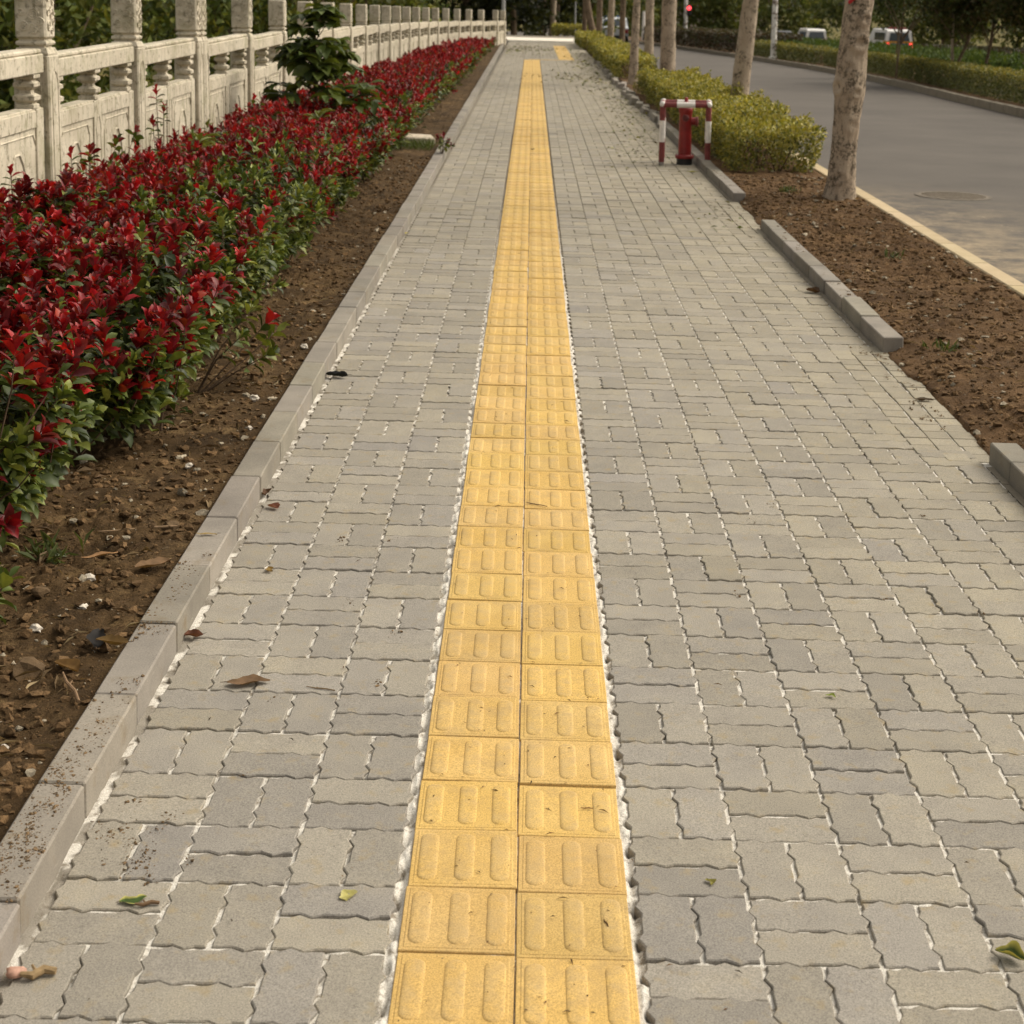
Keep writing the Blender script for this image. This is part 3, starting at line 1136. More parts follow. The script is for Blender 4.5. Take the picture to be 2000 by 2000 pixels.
    # woody stems from the soil into the canopy
    if tpl != 'C':
        for q in range(9 if tpl == 'A' else 4):
            mb = MB()
            sy = rnd(y0 + .1, y1 - .1)
            fxs = float(front_x(sy)) + xfront
            bxs = fxs - rnd(.10, .5) if q < 6 else fxs - rnd(.5, 1.0)
            b0 = Vector((bxs, sy, float(left_bed_z(np.array([bxs]), np.array([sy]))[0]) - .02))
            top = Vector((bxs + rnd(-.12, .12), sy + rnd(-.12, .12), rnd(.40, .52)))
            mid = b0.lerp(top, .5) + Vector((rnd(-.04, .04), rnd(-.04, .04), 0))
            rr = rnd(.003, .0075)
            mb.tube([b0 - Vector(lo), b0.lerp(mid, .5) + Vector((rnd(-.015, .015), rnd(-.015, .015), 0)) - Vector(lo), mid - Vector(lo), top - Vector(lo)], [rr, rr * .9, rr * .75, rr * .45], 6)
            for _ in range(4):
                t0 = rnd(.35, .9)
                p0 = mid.lerp(top, (t0 - .35) / .6)
                p1 = p0 + Vector((rnd(-.2, .22), rnd(-.2, .2), rnd(.05, .2)))
                p1.z = min(p1.z, .6)
                mb.tube([p0 - Vector(lo), p0.lerp(p1, .5) + Vector((0, 0, -.02)) - Vector(lo), p1 - Vector(lo)], [rr * .5, rr * .35, rr * .2], 4)
            mb.build('stem', M['stem'], root, smooth=True)
    return root


far_lab = 'red-topped photinia shrub merged into the long hedge before the balustrade, beyond the leafy green sapling'
mid_lab = 'red-topped photinia shrub in the near half of the hedge, short of the leafy green sapling'
make_shrub(1.30, 2.20, 330, 'A', .058, 300, 'nearest photinia shrub at left picture edge, cut off, red tuft over pale green leaves', inner=900, xfront=.0)
make_shrub(2.46, 3.66, 330, 'A', .056, 300, 'big bushy photinia shrub with dark bare stems, second from the near end', inner=1300, xfront=.05)
make_shrub(3.66, 4.72, 300, 'A', .056, 250, 'photinia shrub with mostly green front leaves, third from the near end', inner=1000, xfront=.03)
make_shrub(4.72, 5.80, 270, 'A', .056, 0, 'green-fronted photinia shrub, fourth from the near end of the red hedge')
ycur, i = 5.8, 0
while ycur < 11.5:
    i += 1
    make_shrub(ycur, ycur + 1.14, 240, 'B', .058, 0, 'red-topped photinia shrub of the hedge, %s from the near end' % ['', 'fifth', 'sixth', 'seventh', 'eighth', 'ninth', 'tenth'][i], 'nearer photinia shrubs')
    ycur += 1.14
while ycur < 24:
    make_shrub(ycur, ycur + 1.8, 105, 'B', .075, 0, far_lab, 'farther photinia shrubs', inner=250)
    ycur += 1.8
while ycur < 50:
    make_shrub(ycur, ycur + 2.6, 60, 'C', .11, 0, far_lab, 'farther photinia shrubs', inner=140, xback=-2.35 + max(0, ycur - 36) * .06)
    ycur += 2.6


def sprig(loc, tips, label, size=.06, redtip=True, cat='plant', name='photinia_sprig'):
    root = empty(name, loc)
    tag(root, label, cat)
    l0 = Vector(loc)
    mb = MB()
    PP, DD = [], []
    for tp in tips:
        t = Vector(tp)
        m = l0.lerp(t, .5) + Vector((rnd(-.02, .02), rnd(-.02, .02), rnd(-.02, .03)))
        mb.tube([(0, 0, -.03), m - l0, t - l0], [.004, .003, .0018], 5)
        PP.append(t)
        DD.append((t - m).normalized())
    mb.build('stem', M['stem'], root, smooth=True)
    PP, DD = np.array(PP), np.array(DD)
    B, d, nn, L, W, C = shoots_to_leaves(PP, DD, (np.arange(len(PP)) < (len(PP) if redtip is True else redtip)), np.full(len(PP), size), 6, 6)
    leaf_objects(root, B, d, nn, L, W, C)
    return root


def bz(x, y): return float(left_bed_z(np.array([x]), np.array([y]))[0])


sprig((-1.28, 3.55, bz(-1.28, 3.55)), [(-1.02, 3.78, .30), (-.99, 3.62, .20), (-1.08, 3.72, .36), (-1.10, 3.60, .27), (-1.0, 3.86, .24)],
      'low photinia twig with green leaves and one red tip leaning over bare soil', redtip=1)
sprig((-2.44, 8.03, bz(-2.44, 8.03)), [(-2.45, 8.02, .93), (-2.43, 8.14, .80), (-2.46, 7.95, .74)],
      'tallest dark red photinia sprig standing against the pale balustrade panel', .055)
sprig((-2.42, 5.03, bz(-2.42, 5.03)), [(-2.45, 5.05, .72), (-2.43, 5.12, .60), (-2.42, 4.97, .58)],
      'slim photinia shoot with red tip before the balustrade at left picture edge', .05)
sprig((-2.4, 6.0, bz(-2.4, 6.0)), [(-2.43, 5.98, .72), (-2.42, 6.3, .70), (-2.45, 6.46, .69), (-2.42, 6.9, .71), (-2.42, 7.35, .72)],
      'row of short red photinia shoots rising before the nearest whole balustrade post', .055)
sprig((-1.36, 1.12, bz(-1.36, 1.12)), [(-1.24, 1.22, .17), (-1.29, 1.15, .24), (-1.25, 1.06, .20), (-1.3, 1.3, .14)],
      'few low dark leaves of a photinia at the left picture edge below the nearest shrub', .055, redtip=0)
sprig((-.868, 13.1, .07), [(-.80, 13.1, .19), (-.84, 13.02, .25), (-.90, 13.15, .22), (-.77, 13.2, .14)],
      'small dark sprig of leaves growing over the left kerb edge', .055)

# leafy sapling with large drooping leaves
sap = empty('leafy_sapling', (-1.98, 12.3, bz(-1.98, 12.3)))
tag(sap, 'dark green sapling with large drooping leaves above the red hedge', 'sapling')
lo = Vector(sap.location)
mb = MB()
mb.tube([(0, 0, -.05), (.01, .03, .5), (-.02, .0, .9), (.0, .0, 1.3)], [.02, .016, .012, .006], 7)
tips = []
for k in range(52):
    h = rnd(.50, 1.36)
    a = rnd(0, 6.28)
    r = (1.45 - h) * .46 * rnd(.5, 1.05) + .05
    tip = Vector((r * math.cos(a) * 1.05, r * math.sin(a), h + .06))
    mb.tube([(0, 0, h - .14), tuple(tip)], [.006, .003], 4)
    tips.append(tip)
for tx, ty, tz in ((.42, .3, .58), (.5, .1, .55), (.36, -.1, .62), (.46, .4, .70)): tips.append(Vector((tx, ty, tz)))
mb.build('stem', M['stem'], sap, smooth=True)
B, d, nn, L, W, C = [], [], [], [], [], []
for t in tips:
    for q in range(8):
        a = q * .8 + rnd(0, .7)
        dd = np.array([math.cos(a), math.sin(a), rnd(-.55, .25)])
        B.append(np.array(t) + np.array([0, 0, rnd(-.03, .02)]) + np.array(lo))
        d.append(dd)
        nn.append(np.array([-dd[0] * .2, -dd[1] * .2, 1.0]) + RNG.normal(0, .2, 3))
        l = rnd(.13, .21)
        L.append(l)
        W.append(l * rnd(.5, .62))
        C.append(np.array(random.choice([(.045, .085, .018), (.066, .118, .026), (.10, .155, .036), (.030, .056, .014)])) * rnd(.8, 1.2))
B, d, nn, L, W, C = map(np.array, (B, d, nn, L, W, C))
leaf_objects(sap, B, d, nn, L, W, C)
for (px, py, pz, lab) in ((-1.62, 9.8, .68, 'bright yellow-green seedling poking out of the hedge below the sapling'),
                          (-2.02, 7.3, .70, 'bright green broad-leaved weed in the red hedge before the second post')):
    w = empty('broadleaf_weed', (px, py, bz(px, py)))
    tag(w, lab, 'plant')
    mb = MB()
    mb.tube([(0, 0, -.03), (.01, .01, pz - .05 - w.location.z)], [.006, .003], 5)
    mb.build('stem', M['stem'], w)
    B, d, nn = [], [], []
    for q in range(9):
        a = q * 2.4
        dd = np.array([math.cos(a), math.sin(a), rnd(.1, .7)])
        B.append((px, py, pz - .05 + rnd(-.06, .04)))
        d.append(dd)
        nn.append((-dd[0] * .5, -dd[1] * .5, 1))
    n = len(B)
    leaf_objects(w, np.array(B), np.array(d), np.array(nn), np.full(n, .13), np.full(n, .055), np.tile((.125, .16, .03), (n, 1)))

# ------------------------------------------------------------------ stone balustrade
def vase(mb, y, z0, z1, w=.062):
    """square baluster of stacked mouldings"""
    h = z1 - z0
    prof = [(1.0, 0), (1.0, .10), (.72, .14), (1.12, .24), (1.12, .36), (.62, .44), (.56, .52), (1.08, .64), (1.08, .74), (.70, .82), (1.1, .90), (1.1, 1.0)]
    mb.lathe([(w * r * 1.2, z0 + h * t) for r, t in prof], 4, 0, y, 0, math.pi / 4)


def spiral(mb, cx, cy, r, turns, face, sgn, rad=.004, z0=0.0):
    pts = []
    nseg = int(14 * turns)
    for i in range(nseg + 1):
        a = sgn * 2 * math.pi * turns * i / nseg
        q = r * (1 - .82 * i / nseg)
        u, vv = cx + q * math.cos(a), cy + q * math.sin(a)
        pts.append(face(u, vv))
    mb.tube(pts, rad, 4)


def make_post_parts(carved):
    """returns list of (name, mesh) for a post, origin at its foot on the axis"""
    res = []
    res.append(('post_body', MB().box(-.10, .10, -.10, .10, -.35, 1.205, .010).lathe([(.136, 1.205), (.136, 1.212), (.116, 1.242), (.100, 1.244)], 4, 0, 0, 0, math.pi / 4).mesh('post_body', M['stone'])))
    res.append(('neck_moulding', MB().lathe([(.098, 1.242), (.098, 1.252), (.116, 1.258), (.121, 1.268), (.116, 1.278), (.100, 1.284), (.100, 1.290), (.118, 1.298)], 4, 0, 0, 0, math.pi / 4).mesh('neck_moulding', M['stone'])))
    res.append(('post_head', MB().box(-.086, .086, -.086, .086, 1.292, 1.575, .012).mesh('post_head', M['stone'])))
    if carved:
        mb = MB()
        faces = [lambda u, w: (.0865, u, w), lambda u, w: (u, -.0865, w)]
        rs = random.Random(3)
        for fc in faces:
            for (cx, cy, r, t, s) in ((-.042, 1.52, .030, 2.0, 1), (.040, 1.50, .026, 1.7, -1), (.015, 1.425, .034, 2.2, 1), (-.050, 1.44, .022, 1.6, -1),
                                      (.050, 1.385, .026, 1.7, 1), (-.035, 1.365, .030, 2.0, -1), (.02, 1.335, .022, 1.5, 1)):
                spiral(mb, cx, cy, r, t, fc, s, .0065)
            for q in range(6):
                c0, z0 = rs.uniform(-.06, .03), rs.uniform(1.33, 1.55)
                pts = [fc(c0 + .05 * i / 6, z0 + .012 * math.sin(i * 1.05)) for i in range(7)]
                mb.tube(pts, .0045, 4)
        res.append(('cloud_carving', mb.mesh('cloud_carving', M['stone'], True)))
        # raised panel line on the lower body
        mb = MB()
        for fc in (lambda u, w: (.1005, u, w), lambda u, w: (u, -.1005, w)):
            mb.tube([fc(-.055, .1), fc(-.055, 1.05), fc(-.03, 1.10), fc(0, 1.115), fc(.03, 1.10), fc(.055, 1.05), fc(.055, .1)], .0042, 4)
        res.append(('panel_line', mb.mesh('panel_line', M['stone'])))
    return res


def make_bay_parts(l, detail):
    """bay of length l along Y, origin in the middle at foot level"""
    h = l / 2
    res = []
    res.append(('top_rail', MB().box(-.062, .062, -h, h, 1.09, 1.195, .006).box(-.052, .052, -h, h, 1.1955, 1.222, .008).mesh('top_rail', M['stone'])))
    res.append(('panel', MB().box(-.045, .045, -h, h, -.35, .905, .004).mesh('panel', M['stone'])))
    mb = MB()
    for (a, b) in ((-h + .0, -h + .13), (-.085, .085), (h - .13, h)):
        mb.box(.0455, .056, a + .001, b - .001, -.3, .90, .003)
    mb.box(.0452, .0555, -h + .131, -.086, .80, .893, .003)
    mb.box(.0452, .0555, .086, h - .131, .80, .893, .003)
    res.append(('panel_frame', mb.mesh('panel_frame', M['stone'])))
    if detail:
        mb = MB()
        for c in (-h / 2 - .02, h / 2 + .02):
            f = lambda u, w: (.046, c + u, w)
            w_ = h - .30
            mb.tube([f(-w_ / 2, .05), f(-w_ / 2, .70), f(-w_ / 2 + .05, .765), f(w_ / 2 - .05, .765), f(w_ / 2, .70), f(w_ / 2, .05)], .0055, 4)
            mb.tube([f(-.16 + .0, .35), f(-.15, .53), f(-.10, .63), f(-.04, .68), f(.03, .68), f(.09, .62), f(.13, .52), f(.15, .50), f(.19, .54), f(.22, .46)], .008, 4)
            mb.tube([f(-.10, .35), f(-.08, .50), f(-.03, .57), f(.03, .56), f(.07, .45)], .007, 4)
        for c in (-.05, .05):
            mb.tube([(.0565, c, .05), (.0565, c, .74), (.0565, c * .4, .80)], .004, 4)
        res.append(('carved_relief', mb.mesh('carved_relief', M['stone'])))
    for yy in (-h + .115, 0.0, h - .115):
        mb = MB()
        vase(mb, yy, .9065, 1.0885)
        res.append(('baluster', mb.mesh('baluster', M['stone'])))
    return res


POST_C, POST_P = make_post_parts(True), make_post_parts(False)
pts = [(-2.75, 4.42), (-2.75, 6.50), (-2.75, 8.53), (-2.75, 10.52), (-2.75, 10.735), (-2.75, 12.92), (-2.75, 15.07), (-2.75, 17.22),
       (-2.75, 19.37), (-2.75, 21.52), (-2.75, 23.7), (-2.75, 25.9), (-2.75, 28.1), (-2.74, 30.3), (-2.71, 32.5), (-2.66, 34.7), (-2.58, 36.9),
       (-2.48, 39.1), (-2.33, 41.3), (-2.13, 43.5), (-1.88, 45.6), (-1.58, 47.6), (-1.18, 49.5), (-.98, 51.4)]
pts = [(-2.75, 2.3)] + pts
ORD = ['first', 'second', 'third', 'fourth', 'fifth', 'sixth', 'seventh', 'eighth', 'ninth', 'tenth', 'eleventh', 'twelfth', 'thirteenth', 'fourteenth']
near_names = {2: 'nearest whole balustrade post, carved with clouds, weathered cream stone', 3: 'second carved cloud post of the cream balustrade',
              4: 'third balustrade post, first of the abutting pair', 5: 'fourth balustrade post, second of the abutting pair',
              6: 'fifth balustrade post, just before the leafy sapling'}


def fz(y): return -.0097 * (y - 6.5)


for i, (x, y) in enumerate(pts):
    p = empty('balustrade_post', (x, y, fz(y)))
    lab = near_names.get(i, ('cream stone balustrade post behind the red hedge, %s from the near end' % ORD[i - 2] if i < 14 else 'small far balustrade post beyond the twelfth, towards the bend') if i > 6 else 'balustrade post cut off by the left picture edge')
    tag(p, lab, 'post', 'balustrade posts')
    nx = pts[min(i + 1, len(pts) - 1)]
    pv = pts[max(i - 1, 0)]
    p.rotation_euler = (0, -.012, math.atan2(-(nx[0] - pv[0]), nx[1] - pv[1]))
    for nm, me in (POST_C if i < 7 else POST_P): link(nm, me, p)
lib = {}
bay_names = {1: 'balustrade bay at the left picture edge, cut off', 2: 'balustrade bay between the first and second whole posts, carved panel',
             3: 'balustrade bay between the second post and the abutting pair', 5: 'balustrade bay just beyond the abutting pair of posts'}
for i in range(len(pts) - 1):
    (x0, y0), (x1, y1) = pts[i], pts[i + 1]
    l = math.hypot(x1 - x0, y1 - y0) - .205
    if l < .3: continue
    key = (round(l, 2), i < 8)
    if key not in lib: lib[key] = make_bay_parts(l, i < 8)
    b = empty('balustrade_bay', ((x0 + x1) / 2, (y0 + y1) / 2, fz((y0 + y1) / 2)))
    tag(b, bay_names.get(i, ('cream balustrade bay just beyond the %s post from the near end' % ORD[i - 2] if i < 14 else 'small far balustrade bay beyond the twelfth post') if i > 5 else 'balustrade bay left of the picture edge'), 'balustrade', 'balustrade bays')
    b.rotation_euler = (0.0097, 0, math.atan2(-(x1 - x0), y1 - y0))
    for nm, me in lib[key]: link(nm, me, b)

# ------------------------------------------------------------------ road, median
MEDK = np.array([(8.75, -6), (8.78, 10), (8.83, 26.5), (9.02, 32.1), (9.35, 38), (9.5, 44), (9.35, 52), (8.9, 61.4), (8.3, 71), (7.58, 81.7), (6.4, 95), (4.4, 115), (1, 145)])


def medx(y): return np.interp(y, MEDK[:, 1], MEDK[:, 0])


ys = np.concatenate([np.arange(-5, 60, .8), np.arange(60, 146, 3)])
us = np.linspace(0, 1, 26)
Yg = np.repeat(ys[:, None], 26, 1)
lx = 2.84 - .0009 * np.maximum(0, Yg - 45) ** 2
Xg = lx + (medx(Yg) - lx) * us[None]
V = np.stack([Xg, Yg, road_z(Yg)], -1).reshape(-1, 3)
nx, ny = 26, len(ys)
ii = (np.arange(ny - 1)[:, None] * nx + np.arange(nx - 1)[None]).ravel()
tag(link('road', np_mesh('road', V, np.stack([ii, ii + 1, ii + nx + 1, ii + nx], -1), M['asphalt'], smooth=True)), kind='structure')
# utility cover set in the asphalt
mc = empty('manhole_cover', (4.06, 12.9, float(road_z(12.9)) + .004))
tag(mc, 'round dusty manhole cover in the asphalt near the road kerb', 'manhole cover')
MB().lathe([(.36, 0), (.36, .003), (.335, .004)], 36).build('rim', plain('worn_iron', (.135, .115, .092), .9, .3, var=.3, scale=20), mc)
mb = MB()
mb.lathe([(.325, .001), (.325, .005), (.32, .0055)], 36)
for q in range(-4, 5):
    w = math.sqrt(max(0, .30 ** 2 - (q * .065) ** 2))
    mb.box(-w, w, q * .065 - .012, q * .065 + .012, .0056, .009)
mb.build('lid', plain('dusty_iron', (.17, .142, .108), .85, .3, var=.3, scale=30), mc)

mk = tag(empty('median_kerb', (0, 0, 0)), kind='structure')
yy = 10.0
while yy < 100:
    x0, x1 = float(medx(yy)), float(medx(yy + 1))
    zz = float(road_z(np.array(yy + .5)))
    o = link('kerb_stone', kerb_mesh('kerb_stone', .985, .13, .16, M['kerb_dark'], .2, .01) if yy == 10.0 else mkm, mk, ((x0 + x1) / 2 + .065, yy + .5, zz + random.gauss(0, .004)), (0, 0, math.atan2(-(x1 - x0), 1.0)))
    if yy == 10.0: mkm = o.data
    yy += 1.0
# soil and ground under the planting of the median
ys = np.arange(8, 120, 2.0)
Yg = np.repeat(ys[:, None], 9, 1)
uu = np.array([0.10, .5, 1, 2, 3.5, 5, 6, 6.6, 7.0])
Xg = medx(Yg) + uu[None]
Zg = road_z(Yg) + .13 - np.where(uu > 5.5, .35 * (uu - 5.5), 0)[None]
V = np.stack([Xg, Yg, Zg], -1).reshape(-1, 3)
nx, ny = 9, len(ys)
ii = (np.arange(ny - 1)[:, None] * nx + np.arange(nx - 1)[None]).ravel()
tag(link('median_soil', np_mesh('median_soil', V, np.stack([ii, ii + 1, ii + nx + 1, ii + nx], -1), M['soil_r'], smooth=True)), kind='structure')
# second carriageway
ys = np.arange(-5, 200, 5.0)
Yg = np.repeat(ys[:, None], 6, 1)
Xg = np.linspace(16.6, 28, 6)[None] + 0 * Yg
V = np.stack([Xg, Yg, far_road_z(Yg)], -1).reshape(-1, 3)
nx, ny = 6, len(ys)
ii = (np.arange(ny - 1)[:, None] * nx + np.arange(nx - 1)[None]).ravel()
tag(link('far_road', np_mesh('far_road', V, np.stack([ii, ii + 1, ii + nx + 1, ii + nx], -1), M['asphalt'], smooth=True)), kind='structure')
# pale apron across the far end of the pavement
tag(MB().box(-1.35, 2.0, 57.05, 61.5, -.1, .03, .01).build('concrete_apron', M['apron']), kind='structure')
tag(MB().box(-6, 2.2, 61.6, 66, -.4, .0).build('far_path', M['kerb_dark']), kind='structure')


# ------------------------------------------------------------------ clipped hedges
def hedge_leaves(name, P, N, size, cols, tpl, root, mat):
    n = len(P)
    D = unit(N * .55 + RNG.normal(0, .6, (n, 3)) + np.array([0, 0, .25]))
    NN = unit(N * .5 + RNG.normal(0, .5, (n, 3)) + np.array([0, 0, .6]))
    L = size * RNG.uniform(.7, 1.3, n)
    me = leaf_mesh(name, P - np.array(root.location), D, NN, L, L * RNG.uniform(.5, .7, n), cols, mat, tpl)
    return tag(link(name, me, root), kind='stuff')


def box_hedge(label, xa, xb, y0, y1, z0, h, dens, size, top_c, side_c, name='clipped_hedge', seed=0, xfun=None, zfun=None, tpl='B', group=None, rough=.06, inset=.0):
    """hedge along Y between x offsets xa and xb; xfun(y) shifts it sideways"""
    xf = xfun or (lambda y: np.zeros_like(y))
    zf = zfun or (lambda y: np.zeros_like(y))
    yc = (y0 + y1) / 2
    root = empty(name, (float(xf(np.array([yc]))[0]) + (xa + xb) / 2, yc, z0 + float(zf(np.array([yc]))[0])))
    tag(root, label, 'hedge', group)
    ln, w = y1 - y0, xb - xa
    areas = [w * ln, h * ln, h * ln * .6, w * h, w * h]
    Ps, Ns, Cs = [], [], []
    for k, a in enumerate(areas):
        n = int(a * dens)
        u, v_ = RNG.uniform(0, 1, n), RNG.uniform(0, 1, n)
        if k == 0: x, y, z, nr = xa + w * u, y0 + ln * v_, np.full(n, h), (0, 0, 1)
        elif k == 1: x, y, z, nr = np.full(n, xa), y0 + ln * u, h * (.06 + .94 * v_), (-1, 0, .1)
        elif k == 2: x, y, z, nr = np.full(n, xb), y0 + ln * u, h * (.06 + .94 * v_), (1, 0, .1)
        elif k == 3: x, y, z, nr = xa + w * u, np.full(n, y0), h * (.06 + .94 * v_), (0, -1, .1)
        else: x, y, z, nr = xa + w * u, np.full(n, y1), h * (.06 + .94 * v_), (0, 1, .1)
        bump = (fbm(x * 3 + y * .3 + z, y * 3 + z * 3, 3, 21 + seed) - .45) * 2 * rough
        dep = bump - RNG.uniform(0, 1, n) ** 1.6 * .16
        low = np.clip(1 - z / (h * .35), 0, 1) * inset
        nv = np.array(nr, float)
        P = np.stack([x, y, z], -1) + nv[None] * (dep - (low if k else 0 * low))[:, None]
        P[:, 0] += xf(P[:, 1])
        P[:, 2] += z0 + zf(P[:, 1])
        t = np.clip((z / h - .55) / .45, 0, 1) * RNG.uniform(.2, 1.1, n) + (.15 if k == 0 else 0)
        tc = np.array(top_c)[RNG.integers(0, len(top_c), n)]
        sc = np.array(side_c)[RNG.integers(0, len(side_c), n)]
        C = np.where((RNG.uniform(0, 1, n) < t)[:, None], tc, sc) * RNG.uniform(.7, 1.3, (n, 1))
        Ps.append(P)
        Ns.append(np.tile(nv, (n, 1)))
        Cs.append(C)
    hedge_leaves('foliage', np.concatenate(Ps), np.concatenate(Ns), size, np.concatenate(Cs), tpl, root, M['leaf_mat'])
    mb = MB()
    q = y0 + .15
    lo_ = root.location
    while q < y1:
        bx_ = float(xf(np.array([q]))[0]) + xa + w * rnd(.3, .7)
        zz_ = z0 + float(zf(np.array([q]))[0])
        for _ in range(3):
            mb.tube([(bx_ - lo_.x, q - lo_.y, zz_ - .06 - lo_.z), (bx_ + rnd(-.2, .2) * w - lo_.x, q + rnd(-.15, .15) - lo_.y, zz_ + h * .8 - lo_.z)], [.009, .004], 4)
        q += max(.35, ln / 40)
    tag(mb.build('stems', M['stem'], root), kind='stuff')
    return root


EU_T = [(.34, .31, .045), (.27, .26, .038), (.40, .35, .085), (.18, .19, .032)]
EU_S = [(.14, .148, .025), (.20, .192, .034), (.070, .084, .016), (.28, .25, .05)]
rbz = lambda y: np.zeros_like(y)
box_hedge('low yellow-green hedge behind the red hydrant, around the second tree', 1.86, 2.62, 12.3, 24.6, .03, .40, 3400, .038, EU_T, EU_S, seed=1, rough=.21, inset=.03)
box_hedge('second low yellow-green hedge, farther along the verge beyond bare soil', 1.68, 2.45, 29.5, 46.0, .02, .42, 900, .06, EU_T, EU_S, seed=2, rough=.08)
box_hedge('third small hedge block at the far end of the verge by the pale apron', 1.55, 2.3, 48.5, 54.5, .02, .40, 800, .07, EU_T, EU_S, seed=3, rough=.08)
box_hedge('tiny far hedge beyond the pale apron across the path end', .9, 2.3, 66.5, 69, -.02, .45, 500, .09, EU_T, EU_S, seed=4)
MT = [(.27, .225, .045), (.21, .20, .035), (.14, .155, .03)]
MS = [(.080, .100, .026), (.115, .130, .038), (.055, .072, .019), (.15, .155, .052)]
mz = lambda y: road_z(y) + .12
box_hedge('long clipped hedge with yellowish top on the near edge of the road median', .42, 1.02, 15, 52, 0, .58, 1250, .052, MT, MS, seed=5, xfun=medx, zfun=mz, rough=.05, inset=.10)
box_hedge('farther clipped hedge on the road median where the kerb curves left', .42, 1.1, 53.5, 66, 0, .58, 500, .08, MT, MS, seed=6, xfun=medx, zfun=mz)
box_hedge('distant dark hedge at the far end of the median', .42, 3.2, 68, 96, 0, .85, 220, .12, [(.05, .055, .018), (.075, .05, .025)], [(.03, .035, .012), (.06, .035, .02)], seed=7, xfun=medx, zfun=mz)
# low juniper-like ground cover behind the clipped hedge: nobody could count it
n = 26000
gy = 15 + 85 * RNG.uniform(0, 1, n) ** 1.25
gu = RNG.uniform(1.15, 6.4, n)
gx = medx(gy) + gu
gz = road_z(gy) + .13 + .46 + .14 * (fbm(gx * .8, gy * .8, 3, 71) - .5) * 2 + .035 * np.clip(gu - 1.2, 0, 4) - .25 * np.clip(gu - 5.4, 0, 1) - RNG.uniform(0, .12, n)
P = np.stack([gx, gy, gz], -1)
C = np.array([(.055, .095, .018), (.080, .118, .024), (.040, .070, .015)])[RNG.integers(0, 3, n)] * RNG.uniform(.7, 1.3, (n, 1))
D = unit(RNG.normal(0, .6, (n, 3)) + np.array([-.2, -.2, .45]))
L = RNG.uniform(.10, .24, n)
me = leaf_mesh('ground_cover', P, D, unit(RNG.normal(0, .4, (n, 3)) + np.array([-.2, -.3, 1])), L, L * .35, C, M['leaf_far'], 'B')
tag(link('ground_cover', me), 'bright green low ground cover filling the road median behind the clipped hedge', 'ground cover', kind='stuff')
box_hedge('dark trimmed hedge along the far side of the second carriageway', 0, 1.4, 30, 120, 0, .95, 90, .16, [(.06, .05, .025), (.04, .05, .018)], [(.03, .032, .014), (.05, .034, .02)],
          seed=8, xfun=lambda y: 28.5 + 0 * y, zfun=lambda y: far_road_z(y), tpl='C')


# ------------------------------------------------------------------ trees
def crown(root, center, rad, nclump, per, size, cols, mat, seed=0, spread=.55, name='crown', low=None):
    lo_ = np.array(root.location)
    a = RNG.normal(0, 1, (nclump, 3))
    a = unit(a) * (RNG.uniform(0, 1, (nclump, 1)) ** .42)
    c = np.array(center) + a * np.array(rad)
    tint = RNG.uniform(.55, 1.35, (nclump, 1, 1))
    P = c[:, None] + RNG.normal(0, spread, (nclump, per, 3)) * np.array([1, 1, .7])
    C = np.array(cols)[RNG.integers(0, len(cols), (nclump, per))] * tint * RNG.uniform(.75, 1.25, (nclump, per, 1))
    P, C = P.reshape(-1, 3), C.reshape(-1, 3)
    if low is not None:
        k = P[:, 2] > low
        P, C = P[k], C[k]
    n = len(P)
    D = unit(RNG.normal(0, 1, (n, 3)) + np.array([0, 0, -.15]))
    N = unit(RNG.normal(0, .7, (n, 3)) + np.array([0, 0, .8]))
    L = size * RNG.uniform(.7, 1.35, n)
    me = leaf_mesh(name, P - lo_, D, N, L, L * .6, C, mat, 'C')
    tag(link(name, me, root), kind='stuff')
    return c


def trunk_mesh(pts, radii, n=18, rings=60, bump=.0, knots=(), mat=None, seed=0):
    """smooth tapered trunk with uneven bark; pts relative"""
    P = np.array(pts, float)
    t0 = np.linspace(0, 1, len(P))
    t = np.linspace(0, 1, rings)
    X, Y, Z = (np.interp(t, t0, P[:, i]) for i in range(3))
    for A in (X, Y):
        for _ in range(3): A[1:-1] = (A[:-2] + 2 * A[1:-1] + A[2:]) / 4
    Rr = np.interp(t, t0, radii)
    ang = np.linspace(0, 2 * math.pi, n, endpoint=False)
    V = np.zeros((rings, n, 3))
    for k, a in enumerate(ang):
        nn = fbm(np.full(rings, k * .9 + seed * 5), Z * 7, 3, seed + 5) - .5
        nn = nn + .6 * (fbm(np.full(rings, math.cos(a) * 2.2 + 9 + seed), Z * 2.5 + math.sin(a) * 2, 2, seed + 9) - .5)
        r = Rr * (1 + bump * nn)
        for (ka, kz, kw, kh) in knots:
            da = math.atan2(math.sin(a - ka), math.cos(a - ka))
            q = np.sqrt((da * .11 / kw) ** 2 + ((Z - kz) / kw) ** 2)
            r = r + kh * (np.exp(-((q - .75) / .35) ** 2) - .9 * np.exp(-(q / .42) ** 2))
        V[:, k, 0], V[:, k, 1], V[:, k, 2] = X + r * math.cos(a), Y + r * math.sin(a), Z
    i = (np.arange(rings - 1)[:, None] * n + np.arange(n)[None])
    j = (np.arange(rings - 1)[:, None] * n + (np.arange(n) + 1)[None] % n)
    F = np.stack([i, j, j + n, i + n], -1).reshape(-1, 4)
    return np_mesh('trunk', V.reshape(-1, 3), F, mat, smooth=True)


TREE_C = [(.045, .072, .016), (.065, .095, .02), (.032, .052, .012)]


